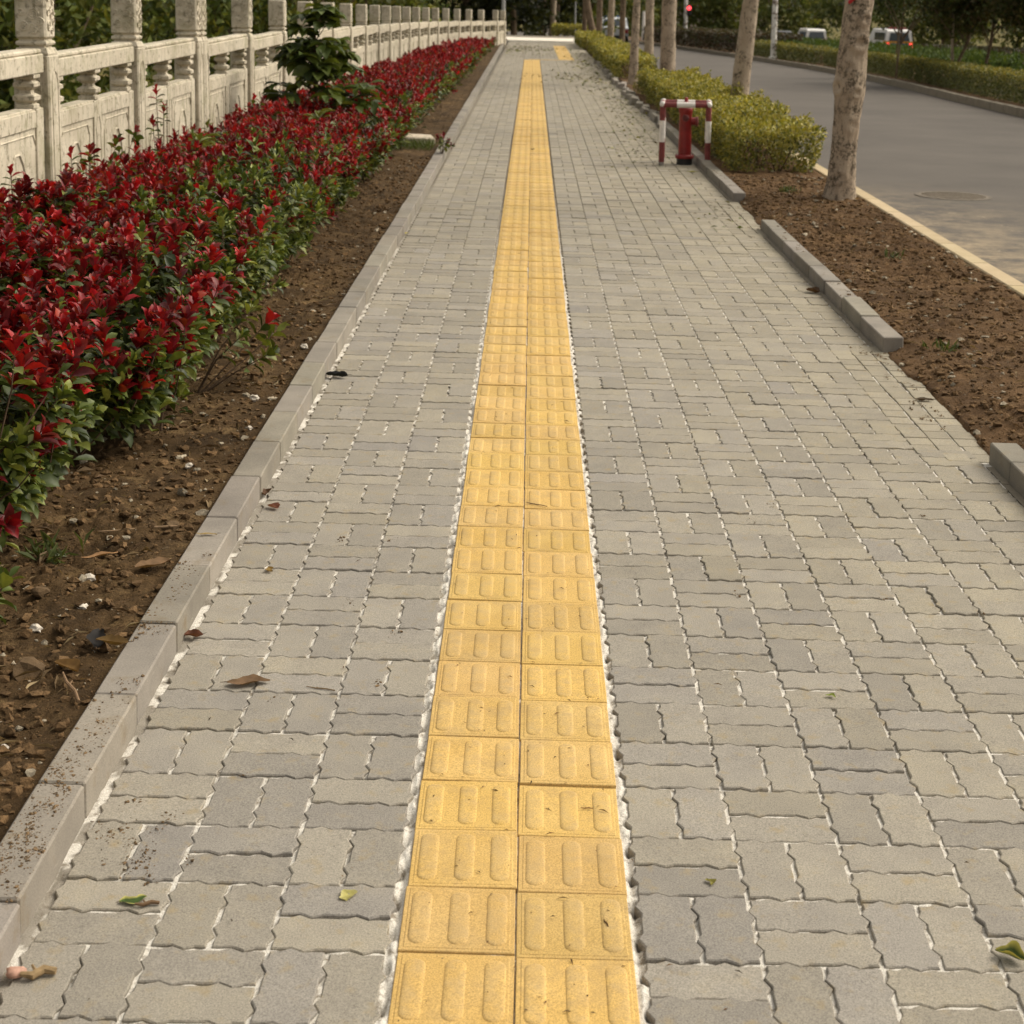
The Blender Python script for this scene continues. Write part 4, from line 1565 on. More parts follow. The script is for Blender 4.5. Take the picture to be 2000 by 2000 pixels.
def street_tree(x, y, z0, pts, radii, label, mat, knots=(), bump=.12, rings=70, n=22, seed=0, h=4.2):
    root = empty('street_tree', (x, y, z0))
    tag(root, label, 'tree', 'trees along the road verge')
    top = pts[-1]
    full = list(pts) + [(top[0] + .05, top[1] + .02, 2.6), (top[0] + .06, top[1], h)]
    rad = list(radii) + [radii[-1] * .85, radii[-1] * .6]
    link('trunk', trunk_mesh(full, rad, n, rings, bump, knots, mat, seed), root)
    for q in range(5):
        a = q * 1.3 + seed
        p0 = Vector((top[0] + .05, top[1], 2.7 + q * .3))
        p1 = p0 + Vector((math.cos(a) * .9, math.sin(a) * .9, .8))
        p2 = p1 + Vector((math.cos(a + .3) * .9, math.sin(a + .3) * .9, .9))
        MB().tube([p0, p1, p2], [.05, .035, .015], 7).build('limb', mat, root, smooth=True)
    crown(root, (x + top[0], y, z0 + h + 1.1), (1.7, 1.7, 1.3), 34, 30, .13, TREE_C, M['leaf_far'], spread=.33)
    return root


PI = math.pi
street_tree(2.50, 10.5, .02, [(0, 0, -.12), (.0, 0, .0), (.012, 0, .15), (.019, 0, .36), (.033, 0, .70), (.037, 0, .90), (.045, 0, 1.19), (.060, 0, 1.43), (.08, 0, 1.65)],
            [.21, .140, .115, .102, .103, .122, .114, .112, .112], 'nearest street tree, leaning knotty pale trunk in bare soil beside the road kerb', M['bark'],
            knots=((-1.25, 1.27, .075, .020), (-1.1, 1.46, .055, .014), (-1.3, .62, .07, .010), (-2.6, .92, .07, .012), (-1.2, .88, .05, .012), (-1.9, .20, .06, .008), (-1.9, 1.08, .06, .008)),
            bump=.17, rings=150, n=56, seed=1)
rib = MB().tube([(2.47, 10.385, 1.60), (2.50, 10.375, 1.64), (2.53, 10.37, 1.66)], [.012, .02, .01], 6).build('ribbon', plain('red_ribbon', (.45, .01, .015), .5))
tag(rib, 'scrap of red ribbon on the nearest tree trunk at the top picture edge', 'ribbon')
street_tree(2.58, 17.7, .02, [(0, 0, -.1), (0, 0, .3), (.045, 0, .95), (.10, 0, 1.62)], [.13, .112, .110, .096], 'second street tree, brownish trunk leaning right, rising from the yellow-green hedge', M['bark'], bump=.14, n=28, seed=2)
street_tree(2.55, 28.0, .0, [(0, 0, -.1), (0, 0, .1), (-.02, 0, 1.6)], [.155, .150, .132], 'third street tree, thick straight trunk just beyond the first yellow-green hedge', M['bark'], seed=3)
street_tree(2.52, 32.5, -.05, [(0, 0, -.1), (0, 0, .0), (-.03, 0, 1.6)], [.112, .108, .09], 'fourth street tree, slimmer brownish trunk left of the thick one', M['bark'], seed=4)
street_tree(1.875, 27.5, .03, [(0, 0, -.1), (0, 0, .1), (.02, 0, 1.55)], [.095, .088, .064], 'fifth street tree, pale slim trunk in bare soil between two hedges', M['bark'], seed=5)
street_tree(2.535, 43.5, -.1, [(0, 0, -.1), (0, 0, .1), (-.01, 0, 1.6)], [.085, .082, .082], 'sixth street tree, thin dark trunk rising from the second hedge', M['bark_d'], seed=6)
street_tree(2.515, 50.0, -.12, [(0, 0, -.1), (0, 0, .1), (.005, 0, 1.6)], [.112, .11, .10], 'seventh street tree, brown trunk near the third hedge block', M['bark'], seed=7)
street_tree(2.475, 58.0, -.15, [(0, 0, -.1), (0, 0, .1), (-.01, 0, 1.6)], [.115, .112, .108], 'eighth street tree, dark trunk just past the third hedge block', M['bark_d'], seed=8)
street_tree(2.60, 66.0, -.35, [(0, 0, -.1), (-.06, 0, .6), (-.25, 0, 1.3), (-.36, 0, 2.0)], [.17, .15, .14, .13], 'dark leaning trunk at the far end of the tree row', M['bark_d'], seed=9)
street_tree(2.20, 66.5, -.2, [(0, 0, -.1), (0, 0, .5), (-.01, 0, 1.7)], [.11, .10, .095], 'straight dark trunk left of the leaning one at the far end', M['bark_d'], seed=10)
street_tree(.95, 74, -.3, [(0, 0, -.1), (0, 0, .5), (.0, 0, 1.9)], [.16, .15, .14], 'brown trunk before the dark wood beyond the path end', M['bark'], seed=11)

# small trees on the median with low dark crowns
for k, (x, y, lean, lab) in enumerate(((10.6, 38.5, -.05, 'median tree with slim pale trunk left of the dark-crowned pair'), (11.05, 40.0, .35, 'median tree with forked dark trunk'),
                                       (11.4, 38.5, .15, 'median tree with thick short dark trunk'), (11.65, 36.5, .5, 'median tree with crooked leaning trunk near the right picture edge'),
                                       (12.3, 36.8, .05, 'median tree at the right picture edge, straight trunk'), (9.75, 41.0, .1, 'thin young median tree before the white striped ambulance'),
                                       (10.5, 44.5, .05, 'second thin young median tree before the white striped ambulance'))):
    z0 = float(road_z(np.array(y))) + .13
    r = empty('median_tree', (x, y, z0))
    tag(r, lab, 'tree', 'small trees on the median')
    thin = k >= 5
    mb = MB()
    mb.tube([(0, 0, -.1), (lean * .3, 0, .6), (lean * .8, 0, 1.0), (lean, .0, 1.5), (lean * 1.2, .1, 2.3)], [.05, .042, .038, .03, .015] if not thin else [.03, .027, .025, .02, .01], 8)
    mb.build('trunk', M['bark_d'] if k not in (0, 3) else M['bark'], r, smooth=True)
    for q in range(4):
        a = q * 1.7 + k
        MB().tube([(lean * .7, 0, .9 + .12 * q), (lean + math.cos(a) * .5, math.sin(a) * .5, 1.5 + .15 * q), (lean + math.cos(a) * .9, math.sin(a) * .9, 2.2)], [.022, .015, .006], 5).build('limb', M['bark_d'], r)
    if thin: crown(r, (x + lean, y, z0 + 2.3), (.9, .9, .8), 30, 40, .13, [(.04, .055, .018), (.055, .07, .02)], M['leaf_far'], spread=.25)
    else: crown(r, (x + lean, y, z0 + 2.35), (1.15, 1.1, 1.05), 60, 60, .13, [(.055, .072, .020), (.085, .098, .026), (.040, .054, .016), (.10, .085, .032)], M['leaf_far'], spread=.26, low=z0 + 1.0)


def wood_tree(x, y, z0, r, h, cols, label, group, n=70, per=42, size=.28, trunk=.12, low=.4, sink=0.0):
    t = empty('woodland_tree', (x, y, z0))
    tag(t, label, 'tree', group)
    MB().tube([(0, 0, -.6), (rnd(-.2, .2), 0, h * .4), (rnd(-.3, .3), 0, h * .8)], [trunk, trunk * .8, trunk * .3], 8).build('trunk', M['bark_d'], t, smooth=True)
    for q in range(3):
        a = q * 2.1 + x
        MB().tube([(0, 0, h * .3), (math.cos(a) * r * .4, math.sin(a) * r * .4, h * .5), (math.cos(a) * r * .7, math.sin(a) * r * .7, h * .7)], [trunk * .5, trunk * .35, trunk * .1], 5).build('limb', M['bark_d'], t)
    crown(t, (x, y, z0 + low + (h - low) * .5), (r, r, (h - low) * .5), n, per, size, cols, M['leaf_far'], spread=r * .13)
    return t


DG = [(.060, .086, .021), (.090, .120, .028), (.125, .152, .035), (.17, .178, .04)]
DD = [(.018, .024, .009), (.030, .038, .013), (.050, .056, .017)]
YG = [(.10, .115, .022), (.145, .14, .026), (.065, .08, .018)]
# riverbank beyond the balustrade
lab_l = 'green riverbank tree seen between the balustrade posts'
for k, (x, y) in enumerate(((-11, 21), (-14, 26), (-9.5, 29), (-17, 33), (-12, 36), (-8, 38), (-20, 28), (-15.5, 43), (-10, 46), (-6.5, 47), (-24, 38), (-13, 55), (-8, 57), (-19, 50), (-5.8, 55), (-28, 50))):
    zz = float(ground_z(np.array([x]), np.array([y]))[0])
    wood_tree(x, y, zz, rnd(2.1, 3.0), rnd(5, 7), DG if k % 3 else YG, lab_l, 'riverbank trees', 80, 46, .25, low=.15)
for k, (x, y) in enumerate(((-7.4, 17.5), (-6.2, 24), (-8.6, 24.5), (-6.6, 31), (-5.4, 38.5), (-10.5, 16.5), (-7, 27.5), (-5.6, 34.5))):
    zz = float(ground_z(np.array([x]), np.array([y]))[0])
    b = empty('riverbank_bush', (x, y, zz))
    tag(b, 'low leafy bush on the riverbank just behind the balustrade', 'bush', 'riverbank bushes')
    crown(b, (x, y, zz + .75), (1.1, 1.1, .75), 40, 40, .15, DG, M['leaf_far'], spread=.2, name='foliage')
    MB().tube([(0, 0, -.2), (.05, 0, .9)], [.05, .02], 6).build('stem', M['bark_d'], b)
# pale concrete embankment and shed seen at the far left
tag(MB().box(-22, -13.2, 22.2, 24.0, -3.2, .2).build('embankment_wall', plain('pale_render', (.42, .34, .26), .9)), 'pale plain wall glimpsed under the rail at the left picture edge', 'wall')
# dark wood beyond the end of the path
for k, (x, y) in enumerate(((-3.2, 74), (-.8, 73), (1.2, 79), (-5.8, 73), (-2, 81), (3.2, 86), (-8.5, 77), (-4.5, 88), (.5, 90), (-11.5, 71), (-14, 82))):
    wood_tree(x, y, -.7, rnd(1.8, 2.3), rnd(6, 8), DD if -4.5 < x < 2.5 else DG, 'dark dense tree in the wood beyond the far end of the path' if x > -5 else 'green tree beyond the far bend of the balustrade', 'wood beyond the path', 80, 44, .3, .16, .0)
# background trees right
for k, (x, y) in enumerate(((8, 150), (13, 160), (19, 158), (25, 165), (31, 150), (36, 140), (38, 120), (37, 100), (34, 84), (36, 70), (34, 60), (30.5, 175), (42, 160), (45, 130), (3.5, 168), (33.5, 50), (44, 90), (40, 55), (14, 180), (22, 182))):
    zz = float(ground_z(np.array([x]), np.array([y]))[0])
    wood_tree(x, y, zz, rnd(3.4, 4.6), rnd(8, 11), [(.075, .098, .028), (.105, .128, .036), (.14, .15, .042)], 'large dark green tree in the background beyond the second carriageway', 'background trees right', 80, 40, .5, .2, .1)


# ------------------------------------------------------------------ hydrant and guard frame
hy = empty('fire_hydrant', (1.515, 13.32, 0))
tag(hy, 'red fire hydrant with side outlet inside the pipe guard frame', 'hydrant')
MB().lathe([(.076, 0), (.076, .062)], 24).build('base', M['black'], hy, smooth=True)
MB().lathe([(.090, .0625), (.093, .068), (.093, .088), (.088, .094), (.070, .100)], 24).build('flange', M['red'], hy, smooth=True)
for q in range(8):
    MB().lathe([(.007, .094), (.007, .104)], 6, .081 * math.cos(q * PI / 4), .081 * math.sin(q * PI / 4)).build('bolt', M['red_old'], hy)
MB().lathe([(.064, .0985), (.062, .25), (.062, .50), (.068, .515), (.070, .535), (.068, .552), (.056, .568)], 28).build('barrel', M['red'], hy, smooth=True)
bn = MB().lathe([(.060, .5682), (.052, .592), (.036, .610), (.022, .618)], 24).build('bonnet', M['red'], hy, smooth=True)
MB().lathe([(.020, .6182), (.018, .655), (.012, .659)], 5).build('operating_nut', M['red'], bn)
so = MB().tube([(.055, 0, .425), (.098, 0, .425)], [.040, .038], 20).build('side_outlet', M['red'], hy, smooth=True)
MB().tube([(.0985, 0, .425), (.118, 0, .425), (.124, 0, .425)], [.049, .049, .040], 16).build('outlet_cap', M['red_old'], so, smooth=True)
fo = MB().tube([(-.002, -.055, .46), (-.002, -.074, .46)], [.036, .034], 20).build('front_outlet', M['red_old'], hy, smooth=True)
MB().tube([(-.002, -.0745, .46), (-.002, -.086, .46)], [.030, .027], 8).build('outlet_cap', plain('dark_red', (.09, .012, .012), .6), fo, smooth=True)

gf = empty('guard_frame', (1.515, 13.32, 0))
tag(gf, 'red and white striped pipe guard frame around the hydrant', 'guard frame')
gf.rotation_euler = (0, -.012, -.097)
hy.rotation_euler = (0, -.010, -.06)
r = .0265
FX, FY = .222, .20
for (px, py) in ((-FX, -FY), (FX, -FY), (-FX, FY), (FX, FY)):
    z0 = 0.0 if px < 0 else .03
    p = MB().lathe([(r, z0 - .05), (r, .574)], 16, px, py).build('post', M['red_old'], gf, smooth=True)
    MB().lathe([(r + .0008, .235), (r + .0008, .442)], 16, px, py).build('white_band', M['white_p'], p, smooth=True)
    if px < 0: MB().lathe([(r + .0008, -.02), (r + .0008, .04)], 16, px, py).build('bare_foot', M['steel'], p, smooth=True)
    mb = MB()
    mb.lathe([(r * 1.15 * math.cos(t), .600 + r * 1.15 * math.sin(t)) for t in np.linspace(-1.5, 1.5, 9)], 14, px, py)
    mb.build('corner_cap', M['white_p'], p, smooth=True)
for py in (-FY, FY):
    b = MB().tube([(-FX, py, .595), (FX, py, .595)], r, 16).build('top_rail', M['red_old'], gf, smooth=True)
    MB().tube([(-.085, py, .595), (.09, py, .595)], r + .0012, 16).build('white_band', M['white_p'], b, smooth=True)
for px in (-FX, FX):
    MB().tube([(px, -FY, .595), (px, FY, .595)], r * .98, 16).build('top_rail', M['red_old'], gf, smooth=True)

# ------------------------------------------------------------------ block in the planting bed
sb = MB().box(-.19, .19, -.16, .16, -.08, .085, .012).build('stone_block', concrete_mat('pale_block', (.50, .43, .33), (.60, .52, .41), stain=(.3, .25, .15)), None, (-1.21, 14.4, .04), (.03, .05, .18))
tag(sb, 'pale square concrete block lying in the planting bed beside the left kerb', 'block')
gv = RNG.uniform(-1, 1, (900, 2)) * np.array([.28, .30]) + np.array([-1.28, 14.0])
P = np.stack([gv[:, 0], gv[:, 1], left_bed_z(gv[:, 0], gv[:, 1])], -1)
D = unit(RNG.normal(0, .5, (900, 3)) + np.array([0, 0, 1]))
me = leaf_mesh('grass_tuft', P, D, RNG.normal(0, 1, (900, 3)), RNG.uniform(.05, .13, 900), np.full(900, .006), np.tile((.09, .12, .03), (900, 1)) * RNG.uniform(.6, 1.3, (900, 1)), M['leaf_far'], 'C')
tag(link('grass_tuft', me), 'tuft of pale green grass around the concrete block', 'grass', kind='stuff')
for (x, y, n, lab, zf) in ((1.92, 4.75, 26, 'small green weed in verge soil right of the middle kerb end', right_bed_z), (2.16, 10.9, 70, 'green weed on the soil before the first yellow-green hedge', right_bed_z),
                           (-1.29, 1.72, 50, 'thin grass blades on bed soil below the nearest shrub', left_bed_z), (2.25, 7.4, 22, 'faint green weed mid verge beside the road kerb', right_bed_z)):
    px, py = x + RNG.normal(0, .035, n), y + RNG.normal(0, .04, n)
    P = np.stack([px, py, zf(px, py)], -1)
    D = unit(RNG.normal(0, .7, (n, 3)) + np.array([0, 0, .9]))
    L = RNG.uniform(.025, .075, n)
    me = leaf_mesh('weed', P, D, RNG.normal(0, 1, (n, 3)), L, L * .22, np.tile((.085, .11, .03), (n, 1)) * RNG.uniform(.5, 1.3, (n, 1)), M['leaf_mat'], 'B')
    tag(link('weed', me), lab, 'weed')

# ------------------------------------------------------------------ fallen leaves, sticks, stones
litter = leaf_mat('dry_leaf', .75, .15, .2)


def fallen_leaf(x, y, z, l, w, rz, col, label, curl=.25, tilt=(0, 0), edge=None, name='fallen_leaf'):
    V = []
    F = []
    N_, K = 9, 5
    cols = []
    for i in range(N_):
        t = i / (N_ - 1)
        hw = w * .5 * (math.sin(math.pi * min(1, t * .94 + .03)) ** .8) * (1.1 - .25 * t) * (1 + .10 * math.sin(11 * t + 40 * x) + .08 * math.sin(23 * t + 17 * y))
        for j in range(K):
            s = -1 + 2 * j / (K - 1)
            V.append((s * hw + .004 * math.sin(7 * t + x * 50), (t - .5) * l, .0022 + curl * (abs(s) ** 1.5 * hw * .9 + l * .35 * (t - .5) ** 2) + l * .02 * math.sin(9 * t + 3 * s + y * 30)))
            cols.append(edge if (edge and abs(s) > .7) else tuple(np.array(col) * rnd(.8, 1.2)))
    for i in range(N_ - 1):
        for j in range(K - 1):
            a = i * K + j
            F.append((a, a + 1, a + K + 1, a + K))
    zmin = min(q[2] for q in V)
    V = [(a, b, c - zmin) for a, b, c in V]
    me = np_mesh('blade', V, F, litter, cols=np.array(cols), smooth=True)
    root = link(name, me, None, (x, y, z + .0012), (tilt[0], tilt[1], rz))
    tag(root, label, 'leaf')
    MB().tube([(0, -l * .5, .004 + curl * l * .08), (.003, -l * .5 - l * .16, .003 + curl * l * .12)], [l * .012, l * .007], 5).build('stalk', M['stem'], root)
    return root


BR = (.155, .095, .052)
fallen_leaf(-.628, 1.035, .002, .098, .042, -1.35, BR, 'large dry brown leaf lying on the left paving', .5)
fallen_leaf(-.672, .128, .001, .048, .026, -1.15, (.05, .085, .02), 'green leaf with pale yellow rim on the left paving', .35, edge=(.48, .44, .14))
fallen_leaf(-.301, .165, .001, .036, .030, .2, (.42, .38, .13), 'small pale yellow leaf near the yellow tiles', .35, edge=(.5, .46, .2))
fallen_leaf(.836, .035, .002, .052, .036, 1.0, (.05, .075, .02), 'curled green and yellow leaf at the right picture edge', 1.1, edge=(.45, .40, .10))
fallen_leaf(-.700, 1.78, .001, .040, .022, .4, (.22, .14, .04), 'small ochre leaf on the left paving near the kerb', .5)
fallen_leaf(-.775, 2.32, .001, .050, .032, .8, (.20, .085, .055), 'reddish brown curled leaf on paving by the left kerb', .9)
fallen_leaf(-.822, 2.46, .001, .06, .034, .1, (.085, .045, .025), 'dark leaf wedged upright against the left kerb', 1.0)
fallen_leaf(-.812, 1.30, .001, .05, .03, 1.7, (.12, .05, .03), 'dark red leaf against the kerb foot beyond the large brown leaf', 1.0)
fallen_leaf(-.79, 4.07, .002, .10, .05, 1.3, (.012, .013, .014), 'black rotten leaf beside the left kerb', .9)
fallen_leaf(-.89, 1.86, .0705, .06, .012, 1.5, (.30, .22, .10), 'thin straw-coloured leaf strip on top of the left kerb', .3)
fallen_leaf(-1.03, .98, bz(-1.03, .98) + .004, .085, .042, .9, (.16, .09, .03), 'curled tan leaf on the soil near the spilled dirt', .8)
fallen_leaf(-.955, 1.08, .070, .08, .04, 1.4, (.14, .085, .03), 'tan dry leaf overhanging the left kerb top', .8)
fallen_leaf(-1.0, 1.12, .058, .11, .05, .2, (.018, .016, .015), 'black wet leaf lying against the left kerb back', .6)
fallen_leaf(-.985, 1.62, .062, .10, .05, 2.2, (.19, .115, .06), 'brown leaf leaning on the kerb back edge', .6)
fallen_leaf(-1.16, 1.72, bz(-1.16, 1.72) + .008, .11, .02, 2.1, (.30, .17, .08), 'long pale orange leaf lying on bed soil', .4)
fallen_leaf(.352, .245, .001, .022, .015, .4, (.20, .18, .04), 'tiny olive leaf on the right paving beside the tiles', .5)
fallen_leaf(.72, 1.06, .001, .025, .014, 1.1, (.20, .24, .05), 'tiny pale green leaf on the right paving', .5)
fallen_leaf(1.62, 3.93, .001, .075, .032, 1.4, (.06, .04, .022), 'dark brown leaf on the small plain blocks', .6)
fallen_leaf(1.585, 6.35, .002, .09, .06, .7, (.075, .042, .022), 'brown leaf clump against the middle right kerb', 1.1)
fallen_leaf(1.69, 5.9, .0725, .045, .03, .2, (.10, .06, .03), 'small brown crumb of leaf on the middle kerb top', .6)
fallen_leaf(1.52, 12.6, .001, .10, .045, 1.5, (.32, .32, .06), 'yellow-green leaf on the paving before the hydrant', .3)
fallen_leaf(.02, 14.4, .006, .06, .05, .3, (.10, .07, .03), 'small dark leaf on the yellow tiles in mid distance', .5)
fallen_leaf(-.83, 8.2, .001, .05, .04, .3, (.50, .42, .04), 'bright yellow leaf scrap at the foot of the left kerb', .3)
fallen_leaf(-1.22, 4.3, bz(-1.22, 4.3), .09, .05, 1.1, (.20, .12, .07), 'brown leaf on bed soil beside the green-fronted shrub', .7)

for (x, y, z, l, rz, rr, c, lab) in ((-.77, -.10, .004, .055, 1.9, .0075, (.27, .19, .10), 'short tan stick on the paving at the lower left corner'),
                                     (-.645, .115, .003, .042, 1.8, .0038, (.16, .10, .055), 'brown twig beside the rimmed green leaf'),
                                     (.135, .50, .003, .024, 1.57, .0012, (.20, .10, .04), 'tiny straight brown twig on a yellow tile'),
                                     (.155, .10, .004, .022, .3, .0014, (.12, .07, .03), 'small dark twig on a yellow tile'),
                                     (.04, 2.42, .004, .075, 1.1, .0016, (.22, .15, .08), 'thin curved stalk lying on the yellow tiles'),
                                     (-.46, 1.02, .002, .07, 1.35, .0016, (.18, .12, .06), 'thin brown stalk on the left paving beyond the brown leaf'),
                                     (-1.10, 1.93, .055, .22, 1.9, .004, (.25, .17, .10), 'long pale twig on the bed soil'),
                                     (-.99, .86, .06, .16, .5, .004, (.22, .14, .08), 'thin twig leaning towards the left kerb')):
    root = empty('twig', (x, y, z), rz)
    tag(root, lab, 'twig')
    mt = plain('twig_bark', c, .85, .2, var=.3, scale=90)
    MB().tube([(0, -l / 2, rr * .6), (rr * .9, -l / 6, rr * .9), (-rr * .5, l / 6, rr * .7), (rr * .4, l / 2, rr)], [rr * .8, rr, rr * .95, rr * .5], 7).build('shaft', mt, root, smooth=True)
    MB().tube([(0, l * .05, rr), (rr * 2.5, l * .16, rr * 1.3)], [rr * .5, rr * .3], 5).build('side_stub', mt, root)
pk = RNG.normal(0, .09, (len(BV2), 1))
me = np_mesh('petal', BV2 * (1 + pk) * np.array([.018, .013, .0085]), BF2, plain('pink_petal', (.46, .27, .20), .7, .3, var=.5, scale=50), smooth=True)
tag(link('withered_fruit', me, None, (-.806, -.098, .009), (0, .2, .6)), 'pale pinkish withered fruit at the lower left corner beside a stick', 'fruit')

stone_m = plain('pale_pebble', (.52, .47, .40), .85, .3, var=.2, scale=40, bump=.4)
stone_b = plain('brown_pebble', (.105, .068, .036), .9, .2, var=.3, scale=40, bump=.6)
for (x, y, s, m, lab) in ((-1.135, 1.55, .020, 0, 'white pebble on bed soil, upper one of the pair near the left edge'), (-1.10, 1.36, .017, 0, 'grey-white rounded pebble on bed soil'),
                          (-1.17, 1.20, .019, 0, 'flat white stone chip on bed soil near the left picture edge'), (-1.06, .62, .013, 0, 'white pebble on bed soil beside the dirt-covered kerb'),
                          (-1.02, 1.98, .034, 1, 'brown clod of stone leaning on the left kerb back'), (-1.12, .98, .045, 1, 'big brown soil clod near the curled tan leaf'),
                          (-1.22, 1.40, .030, 1, 'brown rounded clod left of the grey-white pebble'), (-1.08, 1.99, .022, 1, 'small brown clod beside the pale twig'), (-1.1, 2.62, .018, 0, 'grey pebble below the big bushy shrub'),
                          (-.98, 3.05, .016, 0, 'white pebble by the kerb past the big bushy shrub'), (-.975, 4.4, .026, 0, 'white crumpled stone chip near the kerb further on'), (-1.03, 3.45, .028, 0, 'pale flat stone chip on soil beside the low twig')):
    jit = 1 + .20 * RNG.standard_normal((len(BV2), 1)).clip(-1.5, 1.5)
    me = np_mesh('stone', BV2 * jit * np.array([s * .85, s * .68, s * .5]), BF2, (stone_m, stone_b)[m], smooth=False)
    tag(link('pebble', me, None, (x, y, bz(x, y) + s * .30), (0, 0, rnd(0, 6))), lab, 'stone')

# tiny dark bits of debris on tiles and pavers
n = 420
P = np.stack([RNG.uniform(-.8, 1.6, n), -.3 + 8 * RNG.uniform(0, 1, n) ** 1.6, np.full(n, .0034)], -1)
k = RNG.uniform(0, 1, n) < .55
P[k, 0] = RNG.uniform(-.19, .19, k.sum())
P[np.abs(P[:, 0]) < .2, 2] = .0052
D = unit(np.stack([RNG.normal(0, 1, n), RNG.normal(0, 1, n), RNG.uniform(0, .12, n)], -1))
L = RNG.uniform(.004, .011, n) * RNG.choice([1, 1, 1, 2.2], n)
C = np.array([(.10, .055, .025), (.05, .035, .02), (.17, .10, .045), (.22, .16, .08)])[RNG.integers(0, 4, n)] * RNG.uniform(.7, 1.2, (n, 1))
me = leaf_mesh('debris', P, D, np.tile((0, .1, 1), (n, 1)) + RNG.normal(0, .2, (n, 3)), L, np.minimum(L * .45, .0035), C, litter, 'B')
tag(link('debris', me), 'tiny brown specks of debris on the near tiles and pavers', 'debris', kind='stuff')
# scattered leaf litter on the right of the path, too small and many to count
n = 1500
cl = [(1.25, 16.5, .20, 1.8, 150), (1.40, 21, .15, 2.2, 200), (1.2, 26, .25, 2.0, 120), (.95, 30, .4, 1.2, 170), (1.3, 37, .2, 3, 150), (-.3, 47, .6, 2.5, 260), (1.1, 13.9, .2, .6, 40), (1.45, 9.5, .12, .6, 26)]
P = np.concatenate([np.stack([RNG.normal(x, a, k), RNG.normal(y, b, k), np.full(k, .006)], -1) for x, y, a, b, k in cl])
P = P[(P[:, 0] < 1.62) & (P[:, 0] > -.8)]
n = len(P)
D = unit(np.stack([RNG.normal(0, 1, n), RNG.normal(0, 1, n), RNG.uniform(0, .35, n)], -1))
L = RNG.uniform(.03, .075, n) * np.clip(P[:, 1] / 22, .8, 1.6)
C = np.array([(.10, .13, .035), (.17, .15, .06), (.11, .08, .04), (.26, .26, .08)])[RNG.integers(0, 4, n)] * RNG.uniform(.6, 1.3, (n, 1))
me = leaf_mesh('leaf_litter', P, D, np.tile((0, .1, 1), (n, 1)) + RNG.normal(0, .3, (n, 3)), L, L * .5, C, litter, 'B')
tag(link('leaf_litter', me), 'scattered green and brown leaf litter along the right side of the path', 'leaf litter', kind='stuff')
# dry leaves and straw on the verge soil and the bed
n = 900
P1 = np.stack([RNG.uniform(1.76, 2.7, n), 2 + 10 * RNG.uniform(0, 1, n), np.zeros(n)], -1)
P1[:, 2] = right_bed_z(P1[:, 0], P1[:, 1]) + .006
P2 = np.stack([RNG.uniform(-1.7, -.95, 1100), -.3 + 7 * RNG.uniform(0, 1, 1100) ** 1.5, np.zeros(1100)], -1)
P2[:, 2] = left_bed_z(P2[:, 0], P2[:, 1]) + .006
P = np.concatenate([P1, P2])
n = len(P)
D = unit(np.stack([RNG.normal(0, 1, n), RNG.normal(0, 1, n), RNG.normal(0, .25, n)], -1))
L = RNG.uniform(.02, .075, n)
C = np.array([(.17, .115, .06), (.24, .17, .09), (.10, .06, .03), (.30, .23, .13)])[RNG.integers(0, 4, n)] * RNG.uniform(.6, 1.2, (n, 1))
me = leaf_mesh('dry_litter', P, D, np.tile((0, 0, 1.0), (n, 1)) + RNG.normal(0, .4, (n, 3)), L, L * RNG.choice([.05, .08, .3], n, p=[.5, .35, .15]), C, litter, 'B')
tag(link('dry_litter', me), 'straw and dry leaf fragments strewn on the bare soil', 'leaf litter', kind='stuff')


# ------------------------------------------------------------------ poles, signs, vehicles, buildings far off
def pole(x, y, z0, h, r, mat, label, cat='pole', name='lamp_post', tilt=-.015, arm=0):
    root = empty(name, (x, y, z0))
    root.rotation_euler = (0, tilt, 0)
    tag(root, label, cat)
    MB().lathe([(r * 1.6, -.3), (r * 1.6, .08), (r * 1.1, .10)], 14).build('base', mat, root, smooth=True)
    MB().lathe([(r, .09), (r * .7, h)], 14).build('shaft', mat, root, smooth=True)
    if arm:
        MB().tube([(0, 0, h - .05), (-arm * .5, 0, h + .3), (-arm, 0, h + .35)], [r * .6, r * .5, r * .4], 8).build('arm', mat, root, smooth=True)
        MB().box(-arm - .5, -arm + .05, -.12, .12, h + .30, h + .38, .02).build('lamp_head', mat, root)
    return root


pole(-1.10, 59, -.02, 6, .075, M['grey_pole'], 'thin grey lamp post at the far end of the path by the balustrade bend', 'lamp post', arm=1.2)
peel = NT('peeling_white')
peel.color(peel.mix(peel.ramp(peel.noise(6, 5, .7), [(.50, 0.0), (.58, 1.0)]), (.72, .70, .66), (.16, .11, .08))).rough(.6)
pole(9.28, 60, float(road_z(np.array(60.))) + .13, 7, .115, peel.m, 'white lamp post with peeling paint on the median', 'lamp post', arm=1.6)
tl = pole(8.22, 85, float(road_z(np.array(85.))), 7, .11, peel.m, 'white post carrying a red traffic signal', 'traffic light', 'traffic_light')
MB().box(.06, .30, -.10, .10, 1.75, 2.30, .02).build('signal_head', M['black'], tl)
MB().tube([(.17, -.105, 2.13), (.17, -.125, 2.13)], [.11, .10], 16).build('red_lamp', M['signal'], tl)
pole(7.0, 100, float(road_z(np.array(100.))), 1.95, .12, M['white_p'], 'short white post by the road seen between trunks', 'post', 'white_post')
pole(2.06, 76, -.4, 1.85, .05, M['grey_pole'], 'slim pale post at the far end of the verge', 'post', 'slim_post')
pole(17.2, 47, float(far_road_z(np.array(47.))), 7, .11, M['white_p'], 'white lamp post top glimpsed through crowns at upper right', 'lamp post', arm=1.4)
sg = empty('road_sign', (6.45, 128, float(road_z(np.array(128.)))))
tag(sg, 'blue road sign between trunks in the far distance', 'sign')
MB().box(-.68, .62, -.03, .03, 1.2, 1.95, .01).build('sign_panel', M['blue'], sg)
